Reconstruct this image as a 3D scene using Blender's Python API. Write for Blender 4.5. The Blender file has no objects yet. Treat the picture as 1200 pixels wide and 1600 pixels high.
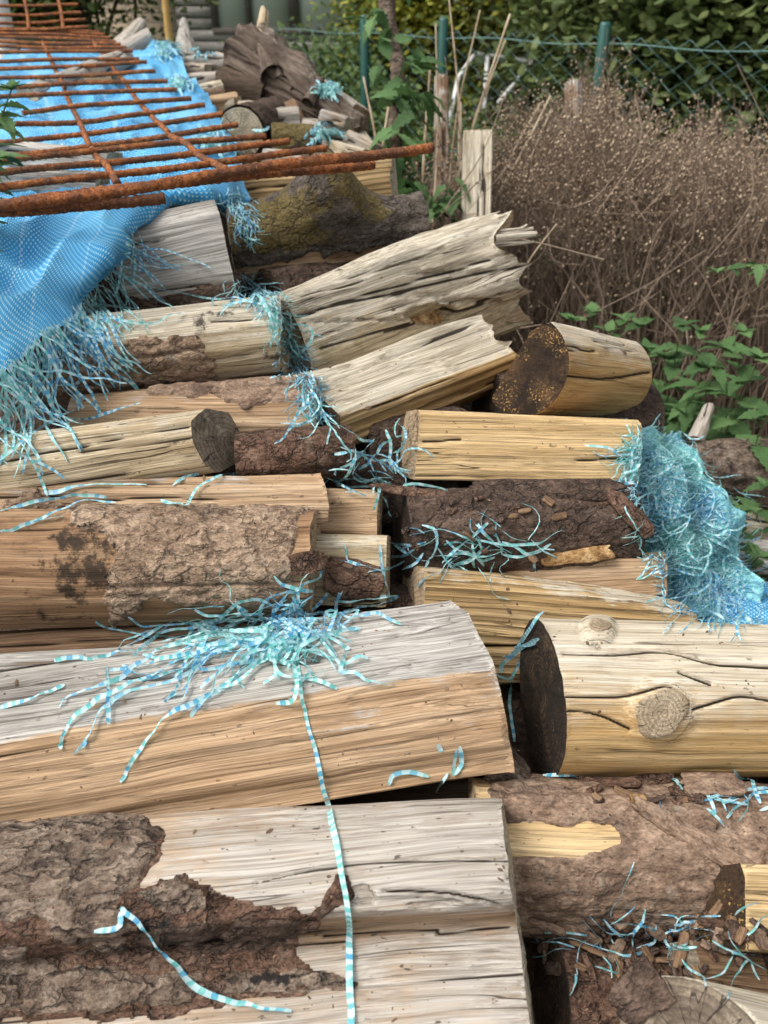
import bpy, bmesh, math, random
import numpy as np
from mathutils import Vector, Matrix
from mathutils.bvhtree import BVHTree

random.seed(7); RNG = np.random.default_rng(11)
scene = bpy.context.scene
COL = scene.collection

# ---------------------------------------------------------------- camera
CAM = np.array([0.0, 0.0, 1.6]); PITCH = math.radians(32.2); F = 1300.0
FWD = np.array([0, math.cos(PITCH), -math.sin(PITCH)])
UP = np.array([0, math.sin(PITCH), math.cos(PITCH)])
RIGHT = np.array([1.0, 0, 0])
cd = bpy.data.cameras.new('camera'); cam = bpy.data.objects.new('camera', cd); COL.objects.link(cam)
cd.sensor_fit = 'VERTICAL'; cd.sensor_height = 24.0; cd.lens = F / 1600 * 24.0
cd.clip_start = 0.02; cd.clip_end = 500
cam.location = CAM; cam.rotation_euler = (math.pi / 2 - PITCH, 0, 0)
cd.dof.use_dof = True; cd.dof.focus_distance = 0.92; cd.dof.aperture_fstop = 5.2
scene.camera = cam
# ---------------------------------------------------------------- sky and sun (overcast)
SUN_EL, SUN_AZ = math.radians(56), math.radians(-105)   # azimuth from +Y towards +X
wd = bpy.data.worlds.new('World'); scene.world = wd; wd.use_nodes = True
nt = wd.node_tree; nt.nodes.clear()
sky = nt.nodes.new('ShaderNodeTexSky'); sky.sky_type = 'NISHITA'; sky.sun_disc = False
sky.sun_elevation = SUN_EL; sky.sun_rotation = SUN_AZ; sky.air_density = 1.0; sky.dust_density = 4.0; sky.ozone_density = 1.0
hs = nt.nodes.new('ShaderNodeHueSaturation'); hs.inputs['Saturation'].default_value = 0.12
bg = nt.nodes.new('ShaderNodeBackground'); bg.inputs['Strength'].default_value = 0.15
wo = nt.nodes.new('ShaderNodeOutputWorld')
nt.links.new(sky.outputs[0], hs.inputs['Color']); nt.links.new(hs.outputs[0], bg.inputs[0]); nt.links.new(bg.outputs[0], wo.inputs[0])
ld = bpy.data.lights.new('sun', 'SUN'); ld.energy = 1.4; ld.angle = math.radians(25); ld.color = (1, 0.945, 0.86)
sun = bpy.data.objects.new('sun', ld); COL.objects.link(sun)
sdir = Vector((math.sin(SUN_AZ) * math.cos(SUN_EL), math.cos(SUN_AZ) * math.cos(SUN_EL), math.sin(SUN_EL)))
sun.rotation_euler = sdir.to_track_quat('Z', 'Y').to_euler(); sun.location = (0, 0, 6)
vs = scene.view_settings; vs.view_transform = 'Standard'; vs.look = 'None'; vs.gamma = 1; vs.use_curve_mapping = False
vs.exposure = 0.78

# ---------------------------------------------------------------- helpers
def P(px, py, d):
    return CAM + d * (FWD + (px - 600) / F * RIGHT + (800 - py) / F * UP)
def proj(p):
    q = np.asarray(p) - CAM
    d = q @ FWD
    return 600 + F * (q @ RIGHT) / d, 800 - F * (q @ UP) / d, d
_DY = [-50, 60, 120, 200, 300, 400, 500, 600, 700, 850, 1000, 1200, 1400, 1600, 1750]
_DD = [5, 3.4, 2.7, 2.15, 1.72, 1.45, 1.27, 1.15, 1.06, .95, .86, .77, .70, .65, .62]
def D(y): return float(np.interp(y, _DY, _DD))
def nrm(v): return v / (np.linalg.norm(v, axis=-1, keepdims=True) + 1e-12)
def sstep(a, b, x):
    t = np.clip((x - a) / (b - a), 0, 1); return t * t * (3 - 2 * t)

_TAB = np.random.default_rng(5).random(8192).astype(np.float32) * 2 - 1
def noise(p):
    p = np.asarray(p, dtype=np.float64); i = np.floor(p).astype(np.int64); f = p - i
    f = f * f * f * (f * (f * 6 - 15) + 10)
    out = np.zeros(p.shape[:-1])
    for dx in (0, 1):
        wx = f[..., 0] if dx else 1 - f[..., 0]
        for dy in (0, 1):
            wy = f[..., 1] if dy else 1 - f[..., 1]
            for dz in (0, 1):
                wz = f[..., 2] if dz else 1 - f[..., 2]
                h = ((i[..., 0] + dx) * 73856093) ^ ((i[..., 1] + dy) * 19349663) ^ ((i[..., 2] + dz) * 83492791)
                h = (h ^ (h >> 13)) & 8191
                out += _TAB[h] * wx * wy * wz
    return out
def fbm(p, o=3):
    a, s, r = 1.0, 0, 0
    p = np.asarray(p, dtype=np.float64)
    for k in range(o):
        r = r + a * noise(p * (2.03 ** k) + 17.3 * k); s += a; a *= .5
    return r / s

def link(o, parent=None):
    COL.objects.link(o)
    if parent is not None: o.parent = parent
    return o
def tag(o, label=None, cat=None, group=None, kind=None):
    if label: o['label'] = label
    if cat: o['category'] = cat
    if group: o['group'] = group
    if kind: o['kind'] = kind
    return o
def empty(name, loc, label=None, cat=None, group=None):
    o = bpy.data.objects.new(name, None); o.empty_display_size = .05; o.location = Vector(loc); link(o)
    return tag(o, label, cat, group)
def mesh_np(name, V, Fq, mat=None, smooth=True, attrs=None, mats=None, midx=None):
    """V (n,3); Fq int array (m,3|4) or list of such arrays"""
    me = bpy.data.meshes.new(name)
    V = np.asarray(V, dtype=np.float32)
    fl = Fq if isinstance(Fq, list) else [Fq]
    fl = [np.asarray(f, dtype=np.int32) for f in fl if len(f)]
    me.vertices.add(len(V)); me.vertices.foreach_set('co', V.ravel())
    nl = sum(f.size for f in fl); nf = sum(len(f) for f in fl)
    me.loops.add(nl); me.polygons.add(nf)
    me.loops.foreach_set('vertex_index', np.concatenate([f.ravel() for f in fl]))
    st = []; c = 0
    for f in fl:
        st.append(c + np.arange(len(f)) * f.shape[1]); c += f.size
    me.polygons.foreach_set('loop_start', np.concatenate(st).astype(np.int32))
    if smooth: me.polygons.foreach_set('use_smooth', np.ones(nf, dtype=bool))
    if midx is not None: me.polygons.foreach_set('material_index', np.asarray(midx, dtype=np.int32))
    for m in (mats or ([mat] if mat else [])): me.materials.append(m)
    for k, a in (attrs or {}).items():
        a = np.asarray(a, dtype=np.float32)
        if a.ndim == 1:
            at = me.attributes.new(k, 'FLOAT', 'POINT'); at.data.foreach_set('value', a)
        else:
            at = me.attributes.new(k, 'FLOAT_VECTOR', 'POINT'); at.data.foreach_set('vector', a.ravel())
    me.update(calc_edges=True); me.validate()
    return me
def add(name, me, parent=None, loc=None):
    o = bpy.data.objects.new(name, me)
    if loc is not None: o.location = Vector(loc)
    return link(o, parent)
def grid_faces(nu, nv, closed=False):
    i = np.arange(nu - 1)[:, None]; j = np.arange(nv if closed else nv - 1)[None, :]
    j2 = (j + 1) % nv
    return np.stack([i * nv + j, i * nv + j2, (i + 1) * nv + j2, (i + 1) * nv + j], -1).reshape(-1, 4)

def tube(pts, rad, sides=6, cap=True, up=None):
    pts = np.asarray(pts, float); n = len(pts); rad = np.broadcast_to(np.asarray(rad, float), (n,))
    T = nrm(np.gradient(pts, axis=0))
    ref = np.array([0, 0, 1.0]) if up is None else np.asarray(up, float)
    if abs(T[0] @ ref) > .9: ref = np.array([1.0, 0, 0])
    A = nrm(np.cross(T, ref)); B = np.cross(A, T)
    th = np.linspace(0, 2 * np.pi, sides, endpoint=False)
    V = pts[:, None] + rad[:, None, None] * (np.cos(th)[None, :, None] * A[:, None] + np.sin(th)[None, :, None] * B[:, None])
    V = V.reshape(-1, 3); Fq = [grid_faces(n, sides, True)]
    if cap:
        V = np.vstack([V, pts[:1], pts[-1:]]); k = n * sides; j = np.arange(sides); j2 = (j + 1) % sides
        Fq.append(np.concatenate([np.stack([np.full(sides, k), j2, j], -1), np.stack([np.full(sides, k + 1), (n - 1) * sides + j, (n - 1) * sides + j2], -1)]))
    return V, Fq
class Acc:
    def __init__(s): s.V = []; s.Q = []; s.T = []; s.A = {}; s.n = 0
    def put(s, V, Fq, **at):
        for f in (Fq if isinstance(Fq, list) else [Fq]):
            if len(f): (s.Q if f.shape[1] == 4 else s.T).append(np.asarray(f) + s.n)
        s.V.append(np.asarray(V)); s.n += len(V)
        for k, v in at.items(): s.A.setdefault(k, []).append(np.broadcast_to(np.asarray(v, float), (len(V),)))
    def mesh(s, name, mat, smooth=True):
        fl = []
        if s.Q: fl.append(np.concatenate(s.Q))
        if s.T: fl.append(np.concatenate(s.T))
        return mesh_np(name, np.vstack(s.V), fl, mat, smooth, {k: np.concatenate(v) for k, v in s.A.items()})
def curve(pts, n):
    """Catmull-Rom through control points"""
    p = np.asarray(pts, float)
    if len(p) == 2: return p[0] + (p[1] - p[0]) * np.linspace(0, 1, n)[:, None]
    q = np.vstack([2 * p[0] - p[1], p, 2 * p[-1] - p[-2]])
    t = np.linspace(0, len(p) - 1, n); k = np.minimum(t.astype(int), len(p) - 2); f = (t - k)[:, None]
    a, b, c, d = q[k], q[k + 1], q[k + 2], q[k + 3]
    return .5 * (2 * b + (c - a) * f + (2 * a - 5 * b + 4 * c - d) * f ** 2 + (3 * b - a - 3 * c + d) * f ** 3)

# ---------------------------------------------------------------- materials
class NT:
    def __init__(s, name):
        s.m = bpy.data.materials.new(name); s.m.use_nodes = True; s.t = s.m.node_tree; s.t.nodes.clear()
        s.o = s.t.nodes.new('ShaderNodeOutputMaterial'); s.b = s.t.nodes.new('ShaderNodeBsdfPrincipled')
        s.t.links.new(s.b.outputs[0], s.o.inputs[0])
        s.b.inputs['Specular IOR Level'].default_value = .25; s.b.inputs['Roughness'].default_value = .8
        s.seed = random.random() * 40
    def n(s, ty, **kw):
        nd = s.t.nodes.new(ty)
        for k, v in kw.items(): setattr(nd, k, v)
        return nd
    def L(s, a, b): s.t.links.new(a, b)
    def set(s, sock, v):
        if isinstance(v, bpy.types.NodeSocket): s.L(v, sock)
        else: sock.default_value = v
    def coord(s, kind='Object', jitter=True):
        tc = s.n('ShaderNodeTexCoord'); c = tc.outputs[kind]
        if not jitter: return c
        oi = s.n('ShaderNodeObjectInfo')
        a = s.n('ShaderNodeVectorMath', operation='SCALE'); a.inputs[0].default_value = (13.1, 27.7, 41.3); s.L(oi.outputs['Random'], a.inputs['Scale'])
        b = s.n('ShaderNodeVectorMath', operation='ADD'); s.L(c, b.inputs[0]); s.L(a.outputs[0], b.inputs[1])
        return b.outputs[0]
    def scale(s, v, sc):
        a = s.n('ShaderNodeVectorMath', operation='MULTIPLY'); s.L(v, a.inputs[0]); a.inputs[1].default_value = sc if isinstance(sc, tuple) else (sc,) * 3
        return a.outputs[0]
    def noise(s, v, sc=1, det=3, rough=.55, dist=0, col=False):
        a = s.n('ShaderNodeTexNoise'); s.L(v, a.inputs['Vector']); a.inputs['Scale'].default_value = sc; a.inputs['Detail'].default_value = det
        a.inputs['Roughness'].default_value = rough; a.inputs['Distortion'].default_value = dist
        return a.outputs['Color' if col else 'Fac']
    def vor(s, v, sc, feature='F1', out='Distance', rnd=1):
        a = s.n('ShaderNodeTexVoronoi', feature=feature); s.L(v, a.inputs['Vector']); a.inputs['Scale'].default_value = sc; a.inputs['Randomness'].default_value = rnd
        return a.outputs[out]
    def math(s, op, a, b=0.0, c=None, clamp=False):
        m = s.n('ShaderNodeMath', operation=op, use_clamp=clamp); s.set(m.inputs[0], a); s.set(m.inputs[1], b)
        if c is not None: s.set(m.inputs[2], c)
        return m.outputs[0]
    def rng(s, x, a, b, c=0.0, d=1.0, smooth=True):
        m = s.n('ShaderNodeMapRange', interpolation_type='SMOOTHSTEP' if smooth else 'LINEAR')
        s.set(m.inputs[0], x)
        for i, v in enumerate((a, b, c, d)): s.set(m.inputs[i + 1], v)
        return m.outputs[0]
    def mix(s, f, a, b, mode='MIX'):
        m = s.n('ShaderNodeMix', data_type='RGBA', blend_type=mode)
        s.set(m.inputs[0], f); s.set(m.inputs[6], a if not isinstance(a, tuple) else (*a, 1)); s.set(m.inputs[7], b if not isinstance(b, tuple) else (*b, 1))
        return m.outputs[2]
    def ramp(s, x, cols, lo=.3, hi=.7):
        r = s.n('ShaderNodeValToRGB'); s.L(x, r.inputs[0]); e = r.color_ramp.elements
        n = len(cols)
        for i, c in enumerate(cols):
            p = lo + (hi - lo) * i / max(1, n - 1)
            if i < 2: e[i].position = p; e[i].color = (*c, 1)
            else: e.new(p).color = (*c, 1)
        return r.outputs[0]
    def attr(s, nm):
        a = s.n('ShaderNodeAttribute', attribute_name=nm); return a.outputs['Fac']
    def attrv(s, nm):
        a = s.n('ShaderNodeAttribute', attribute_name=nm); return a.outputs['Vector']
    def bump(s, h, strength=.5, dist=.002, prev=None):
        b = s.n('ShaderNodeBump'); b.inputs['Strength'].default_value = strength; b.inputs['Distance'].default_value = dist; s.L(h, b.inputs['Height'])
        if prev is not None: s.L(prev, b.inputs['Normal'])
        return b.outputs[0]
    def done(s, col, nor=None, rough=None):
        s.set(s.b.inputs['Base Color'], col if not isinstance(col, tuple) else (*col, 1))
        if nor is not None: s.L(nor, s.b.inputs['Normal'])
        if rough is not None: s.set(s.b.inputs['Roughness'], rough)
        return s.m

def wood_mat(name, cols, grey=((.17, .15, .13), (.36, .335, .30), (.50, .475, .44)), ring=.35, ringsc=55, ringcol=None, stain=.3, staincol=(.05, .03, .02), speck=.5, crack=.6, fib=1.0, moss=0.0, wsoft=.14):
    m = NT(name); c = m.coord(); c0 = m.coord(jitter=False)
    wob = m.n('ShaderNodeVectorMath', operation='MULTIPLY_ADD'); nz = m.noise(m.scale(c, (3, 9, 9)), 1, 2, col=True)
    m.L(nz, wob.inputs[0]); wob.inputs[1].default_value = (.0, .022, .022); m.L(c, wob.inputs[2]); cw = wob.outputs[0]
    wob2 = m.n('ShaderNodeVectorMath', operation='MULTIPLY_ADD'); m.L(nz, wob2.inputs[0]); wob2.inputs[1].default_value = (.0, .02, .02); m.L(c0, wob2.inputs[2])
    fibre = m.noise(m.scale(cw, (.009, 1, 1)), 700, 4, .65)
    fib2 = m.noise(m.scale(cw, (.010, 1, 1)), 300, 5, .68)
    broad = m.noise(m.scale(cw, (.035, 1, 1)), 50, 6, .62)
    tone = m.noise(m.scale(c, (.5, 1, 1)), 11, 3, .55)
    col = m.ramp(m.math('ADD', m.math('MULTIPLY', broad, .7), m.math('MULTIPLY', tone, .3)), cols, .33, .67)
    wv = m.n('ShaderNodeTexWave', wave_type='RINGS', rings_direction='X', wave_profile='SAW'); m.L(m.scale(wob2.outputs[0], (.04, 1, 1)), wv.inputs[0])
    wv.inputs['Scale'].default_value = ringsc; wv.inputs['Distortion'].default_value = 2.5; wv.inputs['Detail'].default_value = 3; wv.inputs['Detail Scale'].default_value = 2.0
    rv = m.rng(m.math('ADD', wv.outputs['Fac'], m.math('MULTIPLY', m.math('SUBTRACT', fib2, .5), .6)), .4, 1.0)
    col = m.mix(m.math('MULTIPLY', rv, ring), col, ringcol or tuple(x * .42 for x in cols[0]))
    w = m.attr('w'); iso = m.noise(c, 22, 5, .65)
    wm = m.rng(m.math('ADD', w, m.math('ADD', m.math('MULTIPLY', m.math('SUBTRACT', iso, .5), 1.1), m.math('MULTIPLY', m.math('SUBTRACT', fib2, .5), .9))), .52 - wsoft, .52 + wsoft)
    gcol = m.ramp(m.math('ADD', m.math('MULTIPLY', fib2, .5), m.math('ADD', m.math('MULTIPLY', broad, .25), m.math('MULTIPLY', tone, .25))), list(grey), .36, .62)
    col = m.mix(wm, col, gcol)
    fm = m.math('ADD', m.rng(fibre, .33, .67, 1 - .34 * fib, 1 + .2 * fib), m.rng(fib2, .33, .67, -.16 * fib, .1 * fib))
    cc = m.n('ShaderNodeCombineColor'); [m.L(fm, cc.inputs[i]) for i in range(3)]
    col = m.mix(1.0, col, cc.outputs[0], 'MULTIPLY')
    bl = m.noise(m.scale(c, (.35, 1, 1)), 34, 6, .7)
    col = m.mix(m.math('MULTIPLY', m.rng(bl, .55, .70), stain), col, staincol)
    sp = m.noise(m.scale(c, (.4, 1, 1)), 190, 3, .6)
    col = m.mix(m.math('MULTIPLY', m.rng(sp, .66, .71), speck), col, (.035, .025, .02))
    hl = m.math('MULTIPLY', m.rng(m.noise(m.scale(cw, (.009, 1, 1)), 330, 3, .5), .66, .74), m.rng(m.noise(m.scale(c, (.3, 1, 1)), 26, 3), .45, .6))
    col = m.mix(m.math('MULTIPLY', hl, .42 * crack), col, (.06, .042, .03))
    ck = m.noise(m.scale(cw, (.014, 1, 1)), 38, 3, .5)
    gate = m.rng(m.noise(m.scale(c, (.3, 1, 1)), 18, 2), .44, .56)
    ckm = m.math('MULTIPLY', m.rng(m.math('ABSOLUTE', m.math('SUBTRACT', ck, .5)), .002, .009, 1, 0), gate)
    col = m.mix(m.math('MULTIPLY', ckm, crack), col, (.04, .028, .02))
    if moss:
        mo = m.math('MULTIPLY', m.rng(m.noise(c, 30, 5, .7), .46, .66), m.math('MULTIPLY', m.attr('moss'), moss * .7))
        col = m.mix(mo, col, (.20, .18, .06))
    st = m.rng(m.math('ADD', m.attr('stain'), m.math('MULTIPLY', m.math('SUBTRACT', m.noise(c, 55, 7, .75), .5), 2.2)), .38, .74)
    col = m.mix(m.math('MULTIPLY', st, m.rng(m.attr('stain'), 0, .25, 0, .9)), col, (.026, .02, .016))
    crk_shade = m.rng(m.attr('crk'), .35, .7); col = m.mix(m.math('MULTIPLY', crk_shade, .92), col, (.025, .018, .013))  # shade inside the crack grooves, painted into the wood colour
    h = m.math('ADD', m.math('MULTIPLY', fibre, .8), m.math('ADD', fib2, m.math('ADD', m.math('MULTIPLY', ckm, -.9), m.math('MULTIPLY', hl, -.5))))
    m.b.inputs['Specular IOR Level'].default_value = .12
    return m.done(col, m.bump(h, .8, .0020), .9)

def bark_mat(name, cols, plate=45, platecol=(.05, .035, .028), lichen=.0, moss=.0, stretch=.7, plateamt=.55, bump=1.0):
    m = NT(name); c = m.coord()
    ds = m.n('ShaderNodeVectorMath', operation='MULTIPLY_ADD'); m.L(m.noise(c, 60, 3, .6, col=True), ds.inputs[0]); ds.inputs[1].default_value = (.018,) * 3; m.L(c, ds.inputs[2])
    cs = m.scale(ds.outputs[0], (stretch, 1, 1))
    ve = m.vor(cs, plate, 'DISTANCE_TO_EDGE')
    big = m.noise(c, 20, 5, .65); mid = m.noise(cs, 110, 4, .65); fine = m.noise(m.scale(c, (.5, 1, 1)), 420, 3, .65)
    col = m.ramp(m.math('ADD', m.math('MULTIPLY', big, .6), m.math('MULTIPLY', mid, .4)), cols, .34, .64)
    fm = m.math('ADD', m.rng(fine, .3, .7, .62, 1.22), m.rng(mid, .3, .7, -.12, .14))
    cc = m.n('ShaderNodeCombineColor'); [m.L(fm, cc.inputs[i]) for i in range(3)]
    col = m.mix(1.0, col, cc.outputs[0], 'MULTIPLY')
    ed = m.math('MULTIPLY', m.rng(ve, .0, .10, 1, 0), m.rng(m.noise(c, 30, 2), .42, .6))
    col = m.mix(m.math('MULTIPLY', ed, plateamt), col, platecol)
    if lichen: col = m.mix(m.math('MULTIPLY', m.rng(m.noise(c, 48, 5, .7), .56, .68), lichen), col, (.32, .29, .24))
    if moss:
        col = m.mix(m.math('MULTIPLY', m.rng(m.math('ADD', m.noise(c, 26, 5, .7), m.math('MULTIPLY', m.attr('moss'), .38)), .57, .74), moss), col, m.ramp(m.noise(c, 300, 2), [(.07, .055, .016), (.22, .16, .05)]))
    ve2 = m.vor(m.scale(ds.outputs[0], (stretch * .6, 1, 1)), plate * 2.7, 'DISTANCE_TO_EDGE'); ed2 = m.math('MULTIPLY', m.rng(ve2, .0, .13, 1, 0), m.rng(m.noise(c, 42, 3), .42, .62))
    col = m.mix(m.math('MULTIPLY', ed2, plateamt * .75), col, platecol)
    dirt = m.noise(m.scale(c, (.6, 1, 1)), 240, 5, .75); col = m.mix(m.rng(dirt, .54, .66, 0, .55), col, tuple(x * .35 for x in cols[0])); col = m.mix(m.rng(dirt, .44, .34, 0, .4), col, tuple(min(1, x * 1.1) for x in cols[2]))
    sp = m.noise(c, 200, 2, .5); col = m.mix(m.rng(sp, .70, .75), col, (.02, .014, .012))
    st = m.rng(m.math('ADD', m.attr('stain'), m.math('MULTIPLY', m.math('SUBTRACT', m.noise(c, 70, 5, .7), .5), 1.4)), .45, .62)
    col = m.mix(st, col, (.02, .016, .014))
    h = m.math('ADD', m.math('ADD', m.math('MULTIPLY', fine, .5), m.math('MULTIPLY', mid, 1.2)), m.math('MULTIPLY', m.math('ADD', ed, m.math('MULTIPLY', ed2, .6)), -1.0))
    return m.done(col, m.bump(h, bump, .0055), .92)

def end_mat(name, cols, dark=.2, darkcol=(.02, .014, .01), ringsc=48, ringamt=.5, speck=0.0, speckcol=(.4, .26, .1)):
    m = NT(name); c = m.coord(); c0 = m.coord(jitter=False)
    wv = m.n('ShaderNodeTexWave', wave_type='RINGS', rings_direction='X', wave_profile='SAW'); m.L(m.scale(c0, (0, 1, 1)), wv.inputs[0])
    wv.inputs['Scale'].default_value = ringsc; wv.inputs['Distortion'].default_value = 3; wv.inputs['Detail'].default_value = 2; wv.inputs['Detail Scale'].default_value = .8
    big = m.noise(c, 18, 4, .6); fine = m.noise(c, 500, 2, .6)
    col = m.ramp(big, cols, .3, .7)
    col = m.mix(m.math('MULTIPLY', m.rng(wv.outputs['Fac'], .4, 1.), ringamt), col, tuple(x * .45 for x in cols[0]))
    fm = m.rng(fine, .3, .7, .75, 1.15); cc = m.n('ShaderNodeCombineColor'); [m.L(fm, cc.inputs[i]) for i in range(3)]
    col = m.mix(1.0, col, cc.outputs[0], 'MULTIPLY')
    col = m.mix(m.math('MULTIPLY', m.rng(m.noise(c, 26, 5, .7), .45, .62), dark), col, darkcol)
    if speck: col = m.mix(m.math('MULTIPLY', m.math('MULTIPLY', m.rng(m.noise(c, 330, 3, .6), .56, .64), m.rng(m.noise(c, 24, 3), .46, .58)), speck), col, speckcol)
    sp_ = m.n('ShaderNodeSeparateXYZ'); m.L(c0, sp_.inputs[0]); an = m.math('ARCTAN2', sp_.outputs[2], sp_.outputs[1]); rad_ = m.math('SQRT', m.math('ADD', m.math('POWER', sp_.outputs[1], 2.0), m.math('POWER', sp_.outputs[2], 2.0)))
    cb_ = m.n('ShaderNodeCombineXYZ'); m.L(m.math('MULTIPLY', an, 2.6), cb_.inputs[0]); m.L(m.math('MULTIPLY', rad_, 9.0), cb_.inputs[1]); oi_ = m.n('ShaderNodeObjectInfo'); m.L(m.math('MULTIPLY', oi_.outputs['Random'], 60.0), cb_.inputs[2])
    rk = m.math('MULTIPLY', m.rng(m.math('ABSOLUTE', m.math('SUBTRACT', m.noise(cb_.outputs[0], 1.3, 2, .5), .5)), .002, .012, 1, 0), .85)
    col = m.mix(rk, col, (.012, .009, .007))
    saw = m.noise(m.scale(c, (1, .12, 1)), 260, 2)
    return m.done(col, m.bump(m.math('ADD', m.math('ADD', fine, saw), m.math('MULTIPLY', wv.outputs['Fac'], .5)), .7, .002), .9)

def simple_mat(name, cols, sc=40, rough=.8, bump=.3, det=4, bdist=.003, spec=.25, trans=0, var=None):
    m = NT(name); c = m.coord()
    n1 = m.noise(c, sc, det, .6); col = m.ramp(n1, cols, .3, .7)
    if var:
        a = m.attr('rnd'); col2 = m.ramp(a, var, 0, 1); col = m.mix(.65, col, col2)
    m.b.inputs['Specular IOR Level'].default_value = spec
    r = m.done(col, m.bump(m.noise(c, sc * 4, 3), bump, bdist), rough)
    if trans:
        tr = m.n('ShaderNodeBsdfTranslucent'); mx = m.n('ShaderNodeMixShader'); mx.inputs[0].default_value = trans
        m.L(col, tr.inputs[0]); m.L(m.b.outputs[0], mx.inputs[1]); m.L(tr.outputs[0], mx.inputs[2]); m.L(mx.outputs[0], m.o.inputs[0])
    return r

M = {}
M['tan'] = wood_mat('split_wood_tan', [(.28, .17, .092), (.44, .30, .182), (.56, .42, .28)], ring=.28, stain=.15, speck=.6)
M['cream'] = wood_mat('split_wood_cream', [(.47, .31, .14), (.62, .44, .23), (.70, .53, .31)], ring=.22, stain=.25, speck=.7, crack=.9, staincol=(.16, .11, .06))
BEIGE = ((.30, .25, .175), (.49, .43, .33), (.61, .56, .465))
M['striped'] = wood_mat('split_wood_striped', [(.24, .15, .065), (.45, .30, .14), (.60, .44, .25)], ring=.85, ringsc=30, stain=.2, ringcol=(.10, .065, .03), grey=BEIGE)
M['pale'] = wood_mat('bleached_wood', [(.34, .25, .14), (.48, .385, .25), (.60, .51, .37)], ring=.25, stain=.35, staincol=(.20, .14, .08), speck=.7, crack=.9, moss=1, grey=BEIGE)
M['white'] = wood_mat('weathered_white_wood', [(.29, .18, .10), (.43, .305, .20), (.53, .42, .31)], ring=.2, stain=.4, staincol=(.20, .13, .075), speck=.8, crack=.7, fib=.8, grey=((.28, .235, .185), (.40, .36, .31), (.50, .465, .42)), wsoft=.3)
M['stripped'] = wood_mat('stripped_log_wood', [(.40, .22, .08), (.54, .35, .15), (.62, .45, .24)], ring=.05, stain=.4, staincol=(.20, .12, .055), speck=.6, fib=.75, grey=((.38, .31, .21), (.54, .465, .35), (.64, .58, .48)), wsoft=.42)
M['brownbare'] = wood_mat('dirty_bare_brown_wood', [(.17, .095, .05), (.32, .195, .11), (.48, .34, .21)], ring=.2, stain=.75, staincol=(.09, .055, .035), speck=.8)
M['grey'] = wood_mat('silver_grey_wood', [(.20, .17, .135), (.34, .30, .25), (.45, .41, .36)], ring=.4, stain=.3, speck=.5)
M['dullbrown'] = wood_mat('dull_brown_wood', [(.12, .07, .04), (.22, .135, .08), (.32, .21, .13)], ring=.35, stain=.4, speck=.5)
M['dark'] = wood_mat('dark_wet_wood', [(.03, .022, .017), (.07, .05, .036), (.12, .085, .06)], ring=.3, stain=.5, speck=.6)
M['drift'] = wood_mat('dark_driftwood', [(.05, .036, .028), (.12, .09, .07), (.22, .175, .14)], ring=.3, stain=.5, speck=.5, crack=1, grey=((.10, .08, .065), (.2, .165, .135), (.34, .295, .25)))
M['rot'] = simple_mat('crumbling_rotten_wood', [(.06, .03, .015), (.30, .17, .07), (.52, .38, .2)], 90, .95, 1, 5)
M['bark'] = bark_mat('brown_bark', [(.12, .074, .046), (.27, .185, .125), (.40, .295, .205)], plate=38, lichen=.35, bump=.7)
M['barkpink'] = bark_mat('pinkish_smooth_bark', [(.105, .064, .042), (.215, .142, .098), (.34, .24, .17)], plate=26, lichen=.3, plateamt=.4, bump=.5, stretch=.4)
M['barkgrey'] = bark_mat('grey_flaky_bark', [(.08, .054, .038), (.17, .122, .09), (.30, .235, .18)], plate=34, lichen=.35, plateamt=.9, stretch=.4)
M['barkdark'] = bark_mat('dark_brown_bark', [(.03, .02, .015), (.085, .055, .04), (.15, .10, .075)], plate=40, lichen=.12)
M['barkred'] = bark_mat('red_brown_bark', [(.05, .027, .018), (.125, .07, .046), (.22, .135, .095)], plate=55, lichen=.2)
M['barkmoss'] = bark_mat('mossy_dark_bark', [(.04, .032, .026), (.10, .082, .066), (.18, .15, .125)], plate=30, lichen=.15, moss=.85)
M['endtan'] = end_mat('sawn_end_tan', [(.24, .16, .09), (.40, .29, .18), (.50, .40, .28)], .35, (.10, .07, .045))
M['endpale'] = end_mat('sawn_end_pale', [(.34, .28, .19), (.48, .42, .31), (.58, .52, .42)], .3, (.16, .12, .08))
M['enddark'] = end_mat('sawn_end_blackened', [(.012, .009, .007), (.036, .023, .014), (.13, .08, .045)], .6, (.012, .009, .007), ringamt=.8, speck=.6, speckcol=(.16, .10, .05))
M['endgold'] = end_mat('sawn_end_dark_golden', [(.02, .012, .008), (.05, .028, .014), (.12, .066, .03)], .85, (.010, .007, .005), ringamt=.3, speck=.9, speckcol=(.42, .26, .09))
M['endknot'] = end_mat('knot_end_grain', [(.24, .18, .11), (.38, .30, .20), (.48, .40, .29)], .3, (.12, .085, .05), ringsc=75, ringamt=.45)
M['endgrey'] = end_mat('sawn_end_grey', [(.16, .12, .085), (.26, .21, .155), (.34, .28, .21)], .55, (.05, .038, .028), ringamt=.6)
# ---------------------------------------------------------------- log builder
BV, BF, BN = [], [], [0]          # world-space geometry for laying strips on
def bvh_put(Vw, fl):
    BV.append(np.asarray(Vw))
    for f in (fl if isinstance(fl, list) else [fl]):
        BF.append([tuple(int(i) + BN[0] for i in q) for q in np.asarray(f)])
    BN[0] += len(Vw)

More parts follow.
